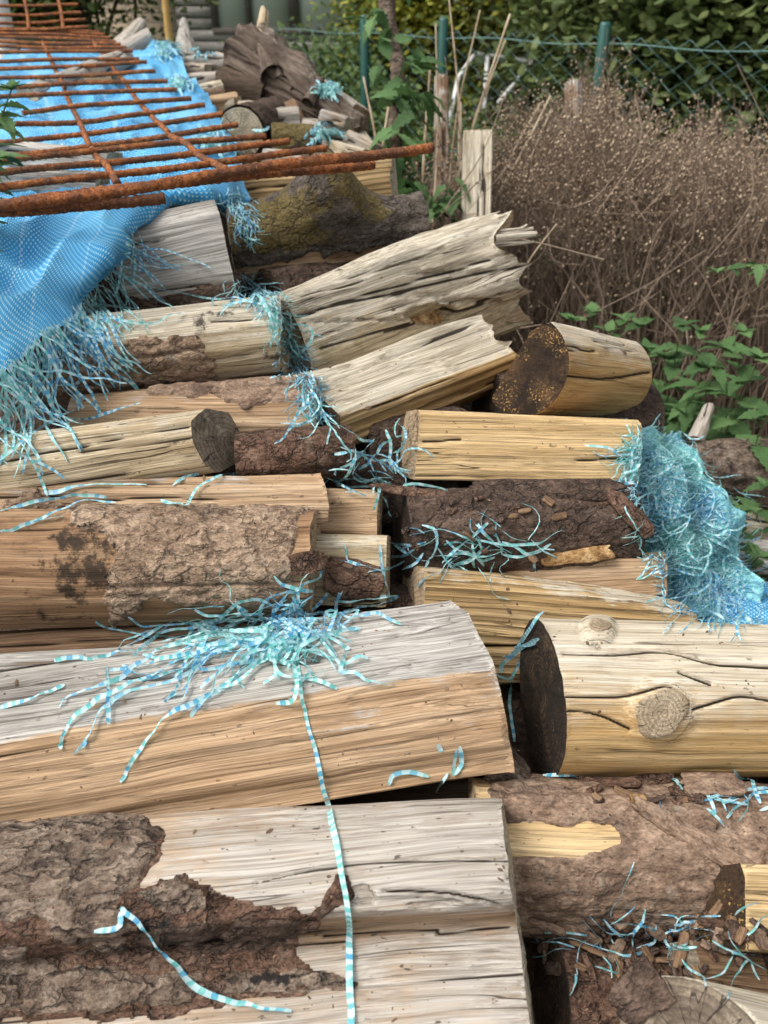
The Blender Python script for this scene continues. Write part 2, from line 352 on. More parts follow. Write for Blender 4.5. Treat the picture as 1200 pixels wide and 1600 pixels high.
def circ(r, w=.0, wt=None, n=28, ru=None, cu=0, cv=0, a0=0, a1=360):
    """round section; wt: weathering at the top"""
    out = []
    for k in range(n):
        t = math.radians(a0 + (a1 - a0) * k / n)
        cvv = math.sin(t)
        ww = w if wt is None else w + (wt - w) * max(0, min(1, .5 + .7 * cvv))
        out.append((cu + (ru or r) * math.cos(t), cv + r * cvv, ww))
    return out
def in_poly(x, y, poly):
    p = np.asarray(poly, float); n = len(p); ins = np.zeros(x.shape, bool); j = n - 1
    for i in range(n):
        xi, yi = p[i]; xj, yj = p[j]
        c = ((yi > y) != (yj > y)) & (x < (xj - xi) * (y - yi) / (yj - yi + 1e-9) + xi)
        ins ^= c; j = i
    return ins
def resample(pL, pR, spacing, soft):
    A = np.asarray([q[:3] for q in pL], float); B = np.asarray([q[:3] for q in pR], float)
    area = .5 * np.sum(A[:, 0] * np.roll(A[:, 1], -1) - np.roll(A[:, 0], -1) * A[:, 1])
    if area < 0: A, B = A[::-1], B[::-1]
    seg = np.roll(A, -1, 0) - A; ln = np.hypot(seg[:, 0], seg[:, 1])
    nu = seg[:, 1] / (ln + 1e-9)                      # outward normal's u component (CCW)
    nv = -seg[:, 0] / (ln + 1e-9)
    wgt = np.where((nu > -.25) | (nv > .75), 1.0, .3)
    ua, va, wa = [], [], []
    for k in range(len(A)):
        n = max(1, int(round(ln[k] * wgt[k] / spacing))); t = np.arange(n) / n
        k2 = (k + 1) % len(A)
        ua.append(A[k] + (A[k2] - A[k]) * t[:, None]); va.append(B[k] + (B[k2] - B[k]) * t[:, None])
    a, b = np.vstack(ua), np.vstack(va)
    it = max(0, int((soft / spacing) ** 2 * 2))
    for _ in range(min(it, 60)):
        a = .25 * np.roll(a, 1, 0) + .5 * a + .25 * np.roll(a, -1, 0); b = .25 * np.roll(b, 1, 0) + .5 * b + .25 * np.roll(b, -1, 0)
    return a, b

LOGS = []
def log(label, L, R, pL, pR=None, mat='tan', end='endtan', name='split_log', soft=3., lump=2.5, grain=1., ridge=1., kL=(0, 0), kR=(0, 0), torn=(1.5, 1.5), bend=(0, 0), pith=(-40, -60), barks=(), stains=(), moss=(), cracks=3, holes=(), knots=(), sp=3.6, ends='LR', cat='log', group=None, endR=None, root=None, waves=(), lines=()):
    pR = pR or pL
    rng = np.random.default_rng(len(LOGS) * 31 + 5); seed = rng.random(3) * 50
    A, B = P(*L), P(*R); ln = np.linalg.norm(B - A); a = (B - A) / ln; mid = (A + B) / 2
    w = nrm(CAM - mid); v = nrm(np.cross(w, a))
    if v @ UP < -.2 or (abs(v @ UP) <= .2 and v @ RIGHT < 0): v = -v
    Y = np.cross(v, a); us = -1.0 if Y @ w < 0 else 1.0      # u = us*Y
    sL, sR = L[2] / F, R[2] / F
    qa, qb = resample(pL, pR, sp, soft)
    n = len(qa); px_len = math.hypot(R[0] - L[0], R[1] - L[1]); mlen = ln / ((sL + sR) / 2)
    ns = int(max(12, min(230, mlen / (sp * 1.15)))) + 1
    s = np.linspace(0, 1, ns); s = s + 0
    sg, S1 = s[:, None], 1 - s[:, None]
    U = (qa[None, :, 0] * sL) * S1 + (qb[None, :, 0] * sR) * sg
    Vv = (qa[None, :, 1] * sL) * S1 + (qb[None, :, 1] * sR) * sg
    W = qa[None, :, 2] * S1 + qb[None, :, 2] * sg
    pm = (sL + sR) / 2
    par = 4 * sg * (1 - sg)
    U = U + bend[0] * pm * par; Vv = Vv + bend[1] * pm * par
    X = (sg - .5) * ln + S1 * (kL[0] * U + kL[1] * Vv) + sg * (kR[0] * U + kR[1] * Vv)
    # end raggedness
    ph = np.arange(n)
    nzL = fbm(np.stack([ph * .11, ph * 0 + seed[0], ph * 0], -1), 4)
    nzR = fbm(np.stack([ph * .11, ph * 0 + seed[1], ph * 0 + 9], -1), 4)
    if torn[1] > 20: nzR = nzR * .5 + (1 - 2 * np.abs(noise(np.stack([ph * .16, ph * 0 + seed[2], ph * 0], -1)))) * .7
    X = X + S1 ** 5 * nzL * torn[0] * pm + sg ** 5 * nzR * torn[1] * pm
    # outward normals
    tu = np.roll(U, -1, 1) - np.roll(U, 1, 1); tv = np.roll(Vv, -1, 1) - np.roll(Vv, 1, 1); tl = np.hypot(tu, tv) + 1e-9
    nu, nv = tv / tl, -tu / tl
    loc = np.stack([X, us * U, Vv], -1); nl = np.stack([np.zeros_like(nu), us * nu, nv], -1)
    Rm = np.stack([a, Y, v], 0)                         # local -> world: p @ Rm + mid
    wp = loc @ Rm + mid
    px, py, pd = proj(wp)
    facing = np.einsum('ijk,ijk->ij', nl @ Rm, nrm(CAM - wp))
    q = loc + seed
    disp = lump * pm * fbm(q * np.array([5, 11, 11]), 2)
    disp = disp + ridge * .0016 * fbm(q * np.array([1.5, 60, 60]), 2) + grain * .0011 * noise(q * np.array([7, 210, 210]))
    # splitting steps: terraces along the grain
    tz = fbm(q * np.array([1.8, 24, 24]) + 7, 2); disp = disp + ridge * .0016 * sstep(.05, .12, tz) - ridge * .0012 * sstep(.18, .24, -tz)
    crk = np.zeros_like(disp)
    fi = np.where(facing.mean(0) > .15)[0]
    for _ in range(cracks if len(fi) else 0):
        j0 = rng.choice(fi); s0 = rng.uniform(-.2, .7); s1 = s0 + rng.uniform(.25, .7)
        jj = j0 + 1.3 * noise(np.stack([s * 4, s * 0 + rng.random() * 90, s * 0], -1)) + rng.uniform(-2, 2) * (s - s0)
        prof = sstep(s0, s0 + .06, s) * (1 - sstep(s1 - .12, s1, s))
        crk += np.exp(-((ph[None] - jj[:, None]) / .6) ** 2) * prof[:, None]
    for pl_ in lines:
        pa = np.asarray(curve(pl_, 40)); dm = np.full(px.shape, 1e9); jy_ = 1.6 * noise(np.stack([px * .025, py * 0 + seed[0], py * 0], -1))
        for i_ in range(39):
            ax_, ay_ = pa[i_]; bx_, by_ = pa[i_ + 1]; ll = (bx_ - ax_) ** 2 + (by_ - ay_) ** 2 + 1e-9
            tt = np.clip(((px - ax_) * (bx_ - ax_) + (py + jy_ - ay_) * (by_ - ay_)) / ll, 0, 1)
            dm = np.minimum(dm, np.hypot(px - ax_ - tt * (bx_ - ax_), py + jy_ - ay_ - tt * (by_ - ay_)))
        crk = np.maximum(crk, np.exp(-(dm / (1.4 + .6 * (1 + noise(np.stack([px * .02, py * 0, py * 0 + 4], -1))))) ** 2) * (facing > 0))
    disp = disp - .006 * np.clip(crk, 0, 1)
    for (hx, hy, rx, ry, dep) in holes:
        e = ((px - hx) / rx) ** 2 + ((py - hy) / ry) ** 2 + .7 * fbm(q * 45, 2)
        disp = disp - dep * pm * (1 - sstep(.5, 1.1, e)) * (facing > 0)
    for (hx, hy, r, hh) in knots:
        dd = np.hypot(px - hx, py - hy) / r
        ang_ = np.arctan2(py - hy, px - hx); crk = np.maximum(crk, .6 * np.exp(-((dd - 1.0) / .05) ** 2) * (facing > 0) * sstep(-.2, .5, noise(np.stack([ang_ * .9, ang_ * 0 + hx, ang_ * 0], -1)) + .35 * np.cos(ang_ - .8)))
        disp = disp + (facing > 0) * pm * (hh * np.exp(-(dd / 1.15) ** 4) - .25 * hh * np.exp(-((dd - 1.25) / .2) ** 2))
    for (hx, hy, rx, ry, hh) in waves:
        disp = disp + pm * hh * np.exp(-(((px - hx) / rx) ** 2 + ((py - hy) / ry) ** 2))
    endf = np.minimum(sstep(0, .012, sg), 1 - sstep(.988, 1, sg)) * .75 + .25
    loc2 = loc + nl * (disp * endf)[..., None]
    st = np.zeros_like(disp); jx = 9 * fbm(q * 60, 2); jy = 9 * fbm(q * 60 + 31, 2)
    for (hx, hy, rx, ry, k) in stains:
        st = np.maximum(st, k * (1 - sstep(.4, 1.15, np.hypot((px + jx - hx) / rx, (py + jy - hy) / ry))))
    ms = np.zeros_like(disp)
    for (hx, hy, rx, ry, k) in moss:
        ms = np.maximum(ms, k * (1 - sstep(.3, 1.2, np.hypot((px + jx - hx) / rx, (py + jy - hy) / ry))))
    po = np.array([0, us * pith[0] * pm, pith[1] * pm])
    if root is None:
        base = mid - np.array([0, 0, .5 * (Vv.max() - Vv.min())])
        root = empty(name, base, label, cat, group)
    T = Matrix(np.vstack([np.hstack([Rm.T, (mid + po @ Rm)[:, None]]), [0, 0, 0, 1]]).tolist())
    Vl = (loc2 - po).reshape(-1, 3)
    fq = grid_faces(ns, n, True)
    if us > 0: fq = fq[:, ::-1]
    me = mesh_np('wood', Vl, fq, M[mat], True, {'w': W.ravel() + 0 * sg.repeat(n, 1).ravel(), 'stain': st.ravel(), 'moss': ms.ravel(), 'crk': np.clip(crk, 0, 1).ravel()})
    def put(nm, m_):
        o = bpy.data.objects.new(nm, m_); link(o); o.parent = root; o.matrix_parent_inverse = Matrix.Translation(-Vector(root.location)); o.matrix_basis = T
        return o
    body = put('wood', me)
    bvh_put((loc2 @ Rm + mid).reshape(-1, 3), fq)
    # sawn ends
    for sd, row in (('L', 0), ('R', -1)):
        if sd not in ends: continue
        ring = loc2[row]; cen = ring.mean(0); nr = 9
        fr = np.linspace(1, .0, nr + 1)[:-1]
        cv = cen + (ring - cen)[None] * fr[:, None, None]
        cs = cv + seed
        tor = torn[0] if sd == 'L' else torn[1]
        rough = .0006 * noise(cs * 300) + (.0015 + .0002 * tor) * noise(cs * np.array([30, 60, 60]))
        cv[..., 0] += rough * (1 - fr ** 6)[:, None] + (.0009 if sd == 'R' else -.0009) * (1 - fr)[:, None]
        cvv = np.vstack([cv.reshape(-1, 3), cen[None]]); f1 = grid_faces(nr, n, True)
        k = nr * n; j = np.arange(n); f2 = np.stack([(nr - 1) * n + j, (nr - 1) * n + (j + 1) % n, np.full(n, k)], -1)
        if (sd == 'L') == (us > 0): f1, f2 = f1, f2
        else: f1, f2 = f1[:, ::-1], f2[:, ::-1]
        zz = np.zeros(len(cvv))
        em = mesh_np('cut_end', cvv - po, [f1, f2], M[(endR or end) if sd == 'R' else end], True, {'w': zz, 'stain': zz})
        put('cut_end', em); bvh_put(cvv @ Rm + mid, f1)
    # bark plates
    for bk in barks:
        poly, bm_, th = bk[:3]; jit = bk[3] if len(bk) > 3 else 14; front = bk[4] if len(bk) > 4 else True
        jx = jit * fbm(q * 38 + 3, 3) + .5 * jit * noise(q * 130); jy = jit * fbm(q * 38 + 41, 3) + .5 * jit * noise(q * 130 + 9)
        ins = in_poly(px + jx, py + jy, poly)
        if front: ins &= facing > -.25
        idx = ins.ravel(); keep = idx[fq].all(1); fb = fq[keep]
        if len(fb) < 6: continue
        cnt = np.zeros(ns * n, int); tot = np.zeros(ns * n, int)
        np.add.at(cnt, fb.ravel(), 1); np.add.at(tot, fq.ravel(), 1)
        inner = (cnt == tot)
        # distance from the edge in rings of faces
        lvl = inner.astype(float); cur = inner.copy()
        for _ in range(3):
            fa = cur[fq].all(1) & keep; c2 = np.zeros(ns * n, int); np.add.at(c2, fq[fa].ravel(), 1); cur = (c2 == tot) & cur; lvl += cur
        pl = fbm(q * np.array([26, 40, 40]), 3).ravel(); fs = 1 - np.abs(fbm(q * np.array([18, 34, 34]) + 21, 2).ravel()) * 5
        hgt = np.where(lvl == 0, -.0015, th * pm * (.72 + .09 * lvl) + (.0018 if bm_ in ('barkpink', 'bark') else .0030) * pl * min(1, th / 6) + .0016 * noise(q * np.array([90, 160, 160])).ravel() - .003 * np.clip(fs, 0, 1) * min(1, th / 7))
        hgt = np.where((lvl >= 1), np.maximum(hgt, .0012), hgt)
        L2 = loc2.reshape(-1, 3).copy()
        ee = np.concatenate([fb[:, [0, 1]], fb[:, [1, 2]], fb[:, [2, 3]], fb[:, [3, 0]]]); es = np.sort(ee, 1)
        _, iv, ct = np.unique(es[:, 0].astype(np.int64) * (ns * n) + es[:, 1], return_inverse=True, return_counts=True); be = es[ct[iv] == 1]
        bid = np.unique(be)
        for _ in range(5):
            acc = np.zeros_like(L2); cn = np.zeros(len(L2)); np.add.at(acc, be[:, 0], L2[be[:, 1]]); np.add.at(acc, be[:, 1], L2[be[:, 0]]); np.add.at(cn, be[:, 0], 1); np.add.at(cn, be[:, 1], 1)
            L2[bid] = .45 * L2[bid] + .55 * acc[bid] / cn[bid][:, None]
        vb = L2 + nl.reshape(-1, 3) * hgt[:, None]
        used = np.unique(fb); mp = -np.ones(ns * n, int); mp[used] = np.arange(len(used))
        bme = mesh_np('bark', vb[used] - po, mp[fb], M[bm_], True, {'stain': st.ravel()[used], 'moss': ms.ravel()[used]})
        put('bark', bme); bvh_put(vb[used] @ Rm + mid, mp[fb])
    # knots: ringed discs
    for (hx, hy, r, hh) in knots:
        k = np.argmin(np.where(facing > 0, np.hypot(px - hx, py - hy), 1e9)); i0, j0 = divmod(k, n)
        cp = loc2[i0, j0] @ Rm + mid; nn = nrm(nl[i0, j0] @ Rm); rr = r * .8 * pm
        e1 = nrm(np.cross(nn, np.cross(a, nn))); e2 = np.cross(nn, e1)
        nr_, nt_ = 12, 40; fr = np.linspace(0.02, 1, nr_); th = np.linspace(0, 2 * np.pi, nt_, endpoint=False)
        wob = 1 + .15 * np.sin(2 * th + 1 + hx) + .08 * np.sin(3 * th + hy) + .04 * np.sin(5 * th)
        gx = fr[:, None] * np.cos(th) * wob; gy = fr[:, None] * np.sin(th) * wob
        hz = .12 * (1 - fr ** 2)[:, None] - .30 * (fr > .96)[:, None] + .02 * noise(np.stack([gx * 6, gy * 6, gx * 0 + hx], -1)) + .0 * gx
        kv = np.stack([hz, gx, gy], -1).reshape(-1, 3) * rr
        ko = bpy.data.objects.new('knot', mesh_np('knot', kv, grid_faces(nr_, nt_, True), M['endknot'], True, {'stain': np.zeros(len(kv)), 'w': np.zeros(len(kv))}))
        link(ko); ko.parent = body
        cp2 = cp + nn * rr * .03
        ko.matrix_basis = T.inverted() @ Matrix(np.vstack([np.hstack([np.stack([nn, e1, e2], 1), cp2[:, None]]), [0, 0, 0, 1]]).tolist())
    LOGS.append(root)
    return root
# ---------------------------------------------------------------- the logs (near to far)
# foreground big log: stripped round upper side, ledge, white split lower face, heavy bark on the left
log('large barky foreground log with white split lower face and long blue strip over it',
    (-90, 1500, .70), (806, 1425, .70),
    [(-150, 175, .3), (-80, 205, .25), (-20, 185, .2), (40, 130, .15), (70, 60, .2), (78, 20, .3), (50, 2, .1), (12, -2, .2), (10, -40, .5), (26, -120, .35), (26, -240, .2), (-150, -250, 0), (-220, -60, 0)],
    [(-170, 130, .6), (-110, 170, .6), (-40, 174, .8), (30, 150, 1.0), (74, 104, 1.1), (98, 48, 1.0), (94, 16, .9), (60, 2, .3), (2, 0, .0), (8, -36, .75), (34, -120, .7), (44, -240, .5), (-150, -250, 0), (-220, -60, 0)],
    mat='white', end='endpale', name='bark_log', soft=4, lump=5, ridge=.8, kR=(-.14, 0), torn=(2, 2.5), pith=(-60, -20), cracks=5, bend=(6, 4),
    barks=[([(-120, 1295), (60, 1285), (190, 1262), (268, 1290), (262, 1335), (225, 1380), (300, 1372), (375, 1402), (450, 1412), (505, 1436), (465, 1490), (500, 1514), (545, 1526), (520, 1552), (440, 1566), (300, 1580), (280, 1598), (-120, 1600)], 'barkred', 3.5, 12),
           ([(-120, 1300), (60, 1290), (185, 1265), (262, 1290), (255, 1335), (215, 1385), (192, 1412), (225, 1455), (185, 1490), (110, 1480), (60, 1440), (-120, 1460)], 'barkgrey', 9, 12),
           ([(-120, 1475), (30, 1470), (90, 1500), (170, 1510), (330, 1520), (300, 1575), (100, 1590), (-120, 1590)], 'barkgrey', 8, 14),
           ([(205, 1395), (270, 1374), (330, 1382), (372, 1405), (350, 1428), (240, 1430)], 'barkgrey', 8, 9),
           ([(205, 1440), (330, 1432), (430, 1425), (480, 1438), (440, 1486), (310, 1498), (215, 1478)], 'barkdark', 7.5, 10),
           ([(330, 1512), (520, 1514), (570, 1530), (555, 1552), (440, 1560), (345, 1565)], 'barkgrey', 5, 8),
           ([(520, 1362), (548, 1370), (556, 1400), (530, 1425), (500, 1440), (460, 1445), (500, 1400)], 'barkred', 5, 6)],
    stains=[(480, 1530, 150, 20, .55), (240, 1450, 60, 30, .5), (600, 1415, 40, 5, .3), (540, 1405, 40, 26, .35)], holes=[(640, 1410, 95, 10, 9), (560, 1400, 30, 20, 8)], waves=[(700, 1330, 160, 60, 5)], lines=[[(400, 1378), (560, 1348), (800, 1346)], [(505, 1462), (600, 1456), (680, 1452), (692, 1458), (798, 1447)], [(450, 1478), (540, 1470)], [(740, 1512), (800, 1508)], [(600, 1392), (700, 1396), (780, 1415)]])
# big two-tone split log
log('long split log with silver-grey torn top and tan front under the loose strips',
    (-70, 1165, .80), (768, 1030, .82),
    [(-150, 128, 1), (-60, 88, 1), (-20, 40, 1), (0, 0, .95), (6, -14, .1), (8, -90, 0), (-4, -178, 0), (-160, -150, 0), (-210, 0, .2)],
    [(-150, 112, 1.1), (-70, 80, 1.1), (-25, 30, 1.15), (0, 0, 1.0), (8, -14, .42), (10, -90, .34), (4, -174, .2), (-160, -150, 0), (-210, 0, .2)],
    mat='tan', soft=1.6, lump=4, ridge=2.3, grain=1.8, kR=(.20, -.02), torn=(3, 2.5), pith=(-20, -260), cracks=5, bend=(0, 3),
    holes=[(420, 1035, 90, 6, 6), (250, 1060, 130, 5, 6), (300, 1108, 90, 4, 5)], waves=[(560, 1075, 60, 30, 3)])
# stripped round log with knots
log('stripped yellow round log with two knots and a blackened sawn end',
    (845, 1089, .87), (1360, 1095, .92), circ(122, .02, 1.15), circ(112, .0, 1.1), mat='stripped', end='enddark', name='round_log', soft=2,
    lump=4, ridge=.35, grain=.5, pith=(0, 0), kL=(-.04, -.08), torn=(1.5, 1), cracks=2, sp=2.5, knots=[(1030, 1112, 46, 7), (935, 982, 24, 9)],
    stains=[(920, 1010, 30, 8, .45), (1075, 998, 30, 6, .5), (880, 975, 20, 6, .4)], waves=[(1090, 1100, 70, 60, 4)], lines=[[(880, 1022), (960, 1023), (1040, 1018), (1120, 1038), (1200, 1043), (1280, 1040)], [(882, 1090), (960, 1091), (1000, 1084), (1040, 1073), (1066, 1092)], [(885, 1112), (930, 1118), (985, 1142)], [(1080, 1108), (1150, 1090), (1210, 1096)], [(1060, 1050), (1110, 1070)]])
# striped split behind it
log('tan split log with bold dark grain stripes behind the knotty log',
    (662, 935, .985), (1092, 962, 1.01),
    [(-150, 40, .3), (-60, 52, .4), (-10, 42, .5), (6, 20, .3), (10, -60, 0), (-5, -150, 0), (-120, -150, 0), (-170, -40, 0)],
    [(-120, 10, .5), (-60, 18, .6), (-8, 2, .6), (4, -16, .2), (8, -50, 0), (0, -90, 0), (-120, -90, 0), (-150, -30, 0)],
    mat='striped', soft=2.5, ridge=1.1, kL=(.12, 0), pith=(-10, -190), cracks=2, bend=(0, 8))
log('short tan split log end under the hanging bark curl', (760, 900, 1.08), (1040, 892, 1.07),
    [(-90, 30, .3), (-10, 32, .3), (6, 20, .2), (6, -40, 0), (-90, -45, 0)], mat='tan', soft=3, kR=(.1, .05), pith=(-40, -80), cracks=2,
    barks=[([(740, 860), (860, 850), (975, 845), (960, 875), (860, 895), (740, 900)], 'barkdark', 5, 8)])
log('dark soil-stained bark log littered with blue strips', (628, 838, 1.1), (985, 822, 1.12), circ(72, 0), circ(62, 0), mat='dark', end='enddark', name='bark_log', soft=2,
    lump=4, pith=(0, 0), kL=(.12, 0), torn=(2, 3), cracks=1, barks=[([(560, 700), (1010, 700), (1010, 920), (560, 920)], 'barkdark', 3, 4, False)])
log('clean cream split log lying straight beneath the dark-ended half log', (652, 696, 1.12), (1000, 704, 1.14),
    [(-90, 56, .1), (-15, 56, .15), (0, 50, .1), (4, 0, 0), (0, -54, 0), (-80, -50, 0), (-120, 0, 0)],
    [(-90, 50, .2), (-15, 48, .2), (0, 42, .1), (4, 0, 0), (0, -52, .1), (-80, -50, 0), (-120, 0, 0)],
    mat='cream', end='endtan', soft=2.2, ridge=.45, lump=2, kL=(.16, .06), pith=(-10, -120), cracks=0, torn=(1, 1), stains=[(860, 698, 75, 4, .45), (690, 675, 14, 14, .3)], lines=[[(660, 690), (720, 686)], [(900, 720), (995, 716)]])
# half log with dark golden end
hd = [(78 * math.cos(math.radians(t)), 78 * math.sin(math.radians(t)), .1 + .85 * max(0, math.sin(math.radians(t)))) for t in range(-128, 66, 10)] + [(5, 55, .1), (-25, -5, .1), (-50, -55, .1)]
hd2 = [(u * .80, v * .80, w) for (u, v, w) in hd]
log('half-round log with blackened golden-flecked sawn end resting on the cream log', (818, 572, 1.17), (958, 588, 1.40), hd, hd2, mat='stripped', end='endgold', name='half_log',
    soft=2, lump=3, ridge=.35, grain=.6, pith=(20, 0), torn=(1, 1), cracks=3, lines=[[(862, 585), (940, 592), (1016, 582)], [(862, 545), (930, 548)]], stains=[(880, 645, 70, 8, .3)])
# long pale pair going up to the right
log('bleached pale split log with broken splintered end and rotten pocket', (463, 520, 1.25), (792, 404, 1.46),
    [(-80, 60, .6), (-20, 60, .7), (6, 50, .7), (16, 0, .6), (10, -50, .4), (-10, -92, .2), (-100, -92, 0)],
    [(-110, 62, 1.0), (-40, 78, 1.1), (4, 66, 1.1), (24, 10, 1.0), (16, -50, .6), (-6, -64, -.4), (-20, -112, -.8), (-110, -110, 0)],
    mat='pale', soft=2, lump=7, ridge=3.2, grain=2.5, torn=(2, 60), kR=(0, .12), pith=(-20, -120), cracks=5, moss=[(540, 545, 90, 25, .8)],
    holes=[(672, 492, 40, 17, 18), (740, 470, 60, 6, 9), (640, 460, 70, 4, 6), (560, 500, 90, 3, 6), (700, 425, 80, 4, 7)], lines=[[(450, 498), (600, 452), (770, 405)], [(500, 545), (640, 505)], [(600, 520), (770, 470)]], stains=[(690, 478, 40, 10, .35)])
log('pale split log with striped tan underside, left end dark', (530, 648, 1.15), (806, 545, 1.34),
    [(-120, 74, 1), (-60, 76, 1), (-4, 6, .95), (4, -4, 0), (-20, -50, -.2), (-110, -50, 0)],
    [(-120, 66, 1.1), (-60, 72, 1.1), (-4, 4, .9), (4, -10, -.1), (-20, -50, -.2), (-110, -50, 0)],
    mat='striped', end='dark', soft=4, lump=6, ridge=2.2, grain=1.8, kL=(.25, .1), pith=(0, -90), cracks=4, torn=(2, 22), endR='endpale')
# left middle block
log('pale log with peeling bark and black stain below the tarp fringe', (95, 560, 1.2), (438, 522, 1.22), circ(62, 0.1, .8), circ(58, .1, .8), mat='pale', end='endtan', name='bark_log', soft=2,
    lump=4, pith=(0, 0), kR=(.05, .15), cracks=4, torn=(2, 2),
    barks=[([(60, 520), (150, 535), (230, 520), (320, 525), (330, 560), (350, 585), (450, 580), (450, 640), (60, 640)], 'bark', 5, 12)],
    lines=[[(330, 503), (440, 498)]], stains=[(310, 510, 18, 34, .6), (345, 490, 40, 8, .6), (430, 555, 25, 10, .5), (280, 600, 150, 8, .5)])
log('thin tan split log capped by a flat flake of bark', (105, 648, 1.14), (494, 650, 1.15),
    [(-90, 30, .3), (-20, 30, .4), (0, 10, .3), (2, -20, 0), (-4, -60, 0), (-90, -50, 0)],
    [(-90, 60, .3), (-20, 60, .4), (0, 14, .2), (4, -8, 0), (0, -42, 0), (-90, -40, 0)],
    mat='tan', soft=2.5, pith=(-10, -110), cracks=2, ridge=1.1, barks=[([(215, 600), (330, 598), (470, 575), (510, 600), (500, 628), (430, 640), (350, 640), (340, 622), (230, 620)], 'barkpink', 6, 8)])
log('half-round pale log with ring-marked grey sawn end', (-50, 742, 1.03), (338, 690, 1.08),
    [(-60, 50, .3), (0, 56, .5), (40, 30, .5), (52, 0, .4), (46, -36, .2), (20, -60, 0), (-70, -40, 0)],
    [(-60, 44, .3), (-10, 54, .4), (35, 36, .5), (50, 4, .4), (48, -30, .2), (30, -48, 0), (-70, -30, 0)],
    mat='pale', end='endgrey', name='half_log', soft=4, lump=3, ridge=.8, kR=(-.65, -.28), pith=(-30, -10), cracks=4, lines=[[(0, 722), (150, 692), (310, 662)]], stains=[(270, 690, 26, 9, .5), (230, 722, 30, 7, .35), (190, 645, 50, 5, .3)])
log('small round log with flaky red-brown bark between split logs', (368, 718, 1.1), (548, 706, 1.12), circ(38), circ(38), mat='dark', end='enddark', name='bark_log', soft=2, pith=(0, 0), kR=(.1, 0), cracks=0,
    barks=[([(300, 640), (600, 640), (600, 790), (300, 790)], 'barkred', 3, 3, False)], moss=[(530, 690, 30, 30, .5)])
log('long straight tan split log lying above the large bark log', (-30, 790, 1.0), (512, 785, 1.01),
    [(-90, 22, .6), (-30, 38, .5), (0, 16, .4), (4, -14, .1), (0, -50, 0), (-90, -50, 0)],
    [(-90, 48, .3), (-30, 48, .3), (0, 20, .25), (4, -10, .1), (0, -30, 0), (-90, -40, 0)],
    mat='tan', soft=2.5, kR=(.34, 0), pith=(-20, -140), ridge=1.4, cracks=3, torn=(2, 6),
    barks=[([(-40, 790), (60, 765), (110, 790), (60, 830), (-40, 850)], 'bark', 5, 8)])
log('small orange-tan split piece wedged beside the long tan log', (480, 800, 1.06), (590, 804, 1.05),
    [(-60, 40, 0), (-10, 30, 0), (0, 14, 0), (3, -30, .3), (-60, -40, 0)], [(-60, 40, 0), (-10, 36, 0), (0, 20, 0), (3, -34, .3), (-60, -40, 0)], mat='tan', soft=2.2, pith=(-10, -90), cracks=1)
log('pale split piece behind a reddish bark curl', (480, 885, 1.01), (603, 888, 1.0),
    [(-70, 52, .4), (-10, 52, .5), (0, 40, .4), (4, -20, .3), (0, -60, 0), (-70, -50, 0)], mat='pale', soft=2.2, pith=(-10, -120), cracks=1)
log('large round log wrapped in brown bark with black stain on bare left part', (-70, 890, .98), (492, 880, 1.0), circ(92, .0, .2), circ(84, .0, .2), mat='brownbare', end='endtan', name='bark_log', soft=2,
    lump=4, pith=(0, 0), kR=(-.08, .04), cracks=4, torn=(1, 4),
    barks=[([(95, 760), (505, 760), (500, 800), (470, 812), (462, 870), (455, 930), (450, 955), (330, 950), (240, 935), (165, 990), (158, 900), (175, 862), (150, 835), (105, 812)], 'bark', 7, 10)],
    stains=[(128, 880, 80, 90, .66), (60, 930, 70, 40, .36), (90, 960, 100, 16, .45), (20, 850, 14, 10, .4)])
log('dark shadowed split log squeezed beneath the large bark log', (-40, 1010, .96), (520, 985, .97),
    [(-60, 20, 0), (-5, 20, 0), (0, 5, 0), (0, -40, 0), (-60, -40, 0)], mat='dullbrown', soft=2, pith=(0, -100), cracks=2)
log('thin grey splinter plank lying along the silver-grey log', (-40, 1034, .86), (330, 1010, .88),
    [(-24, 7, .9), (-4, 8, .9), (0, 0, .9), (-2, -8, .6), (-24, -8, .6)], [(-14, 3, .9), (-4, 3, .9), (0, 0, .9), (-2, -3, .6), (-14, -3, .6)], mat='tan', name='wood_splinter', soft=1, lump=1, pith=(0, -100), cracks=0, cat='splinter', sp=2.6)
# lower right
log('thick round log in pinkish bark with a bare cream patch', (735, 1330, .82), (1400, 1345, .83), circ(112), circ(104), mat='cream', end='endtan', name='bark_log', soft=2, lump=4, pith=(0, 0), cracks=1,
    barks=[([(760, 1150), (1500, 1150), (1500, 1500), (760, 1500), (760, 1340), (850, 1338), (930, 1328), (965, 1312), (950, 1292), (850, 1290), (760, 1290)], 'barkpink', 6, 9, False)],
    stains=[(880, 1286, 60, 8, .3)], moss=[])
log('red-brown bark log low in the gap of litter', (860, 1560, .76), (1120, 1570, .78), circ(85), circ(80), mat='dark', end='enddark', name='bark_log', soft=2, pith=(0, 0), cracks=0,
    barks=[([(700, 1300), (1300, 1300), (1300, 1800), (700, 1800)], 'barkred', 4, 4, False)])
log('dark wedge of split wood with a black-patched sawn end beside the pinkish log', (1160, 1415, .72), (1420, 1420, .76),
    [(-90, 55, .2), (0, 62, .3), (8, 40, .1), (2, -60, 0), (-90, -66, 0)], mat='cream', end='endgold', soft=3, pith=(-40, -20), kL=(.2, .12), cracks=1)
log('small weathered grey-brown block half sunk in bark litter', (1098, 1530, .70), (1200, 1540, .72),
    [(-60, 46, .2), (-6, 54, .3), (2, 30, .2), (0, -50, 0), (-60, -50, 0)], [(-60, 30, .2), (-6, 40, .3), (2, 20, .2), (0, -50, 0), (-60, -50, 0)], mat='dullbrown', end='endgrey', soft=3, pith=(-20, -60), kL=(.1, -.2), cracks=1)
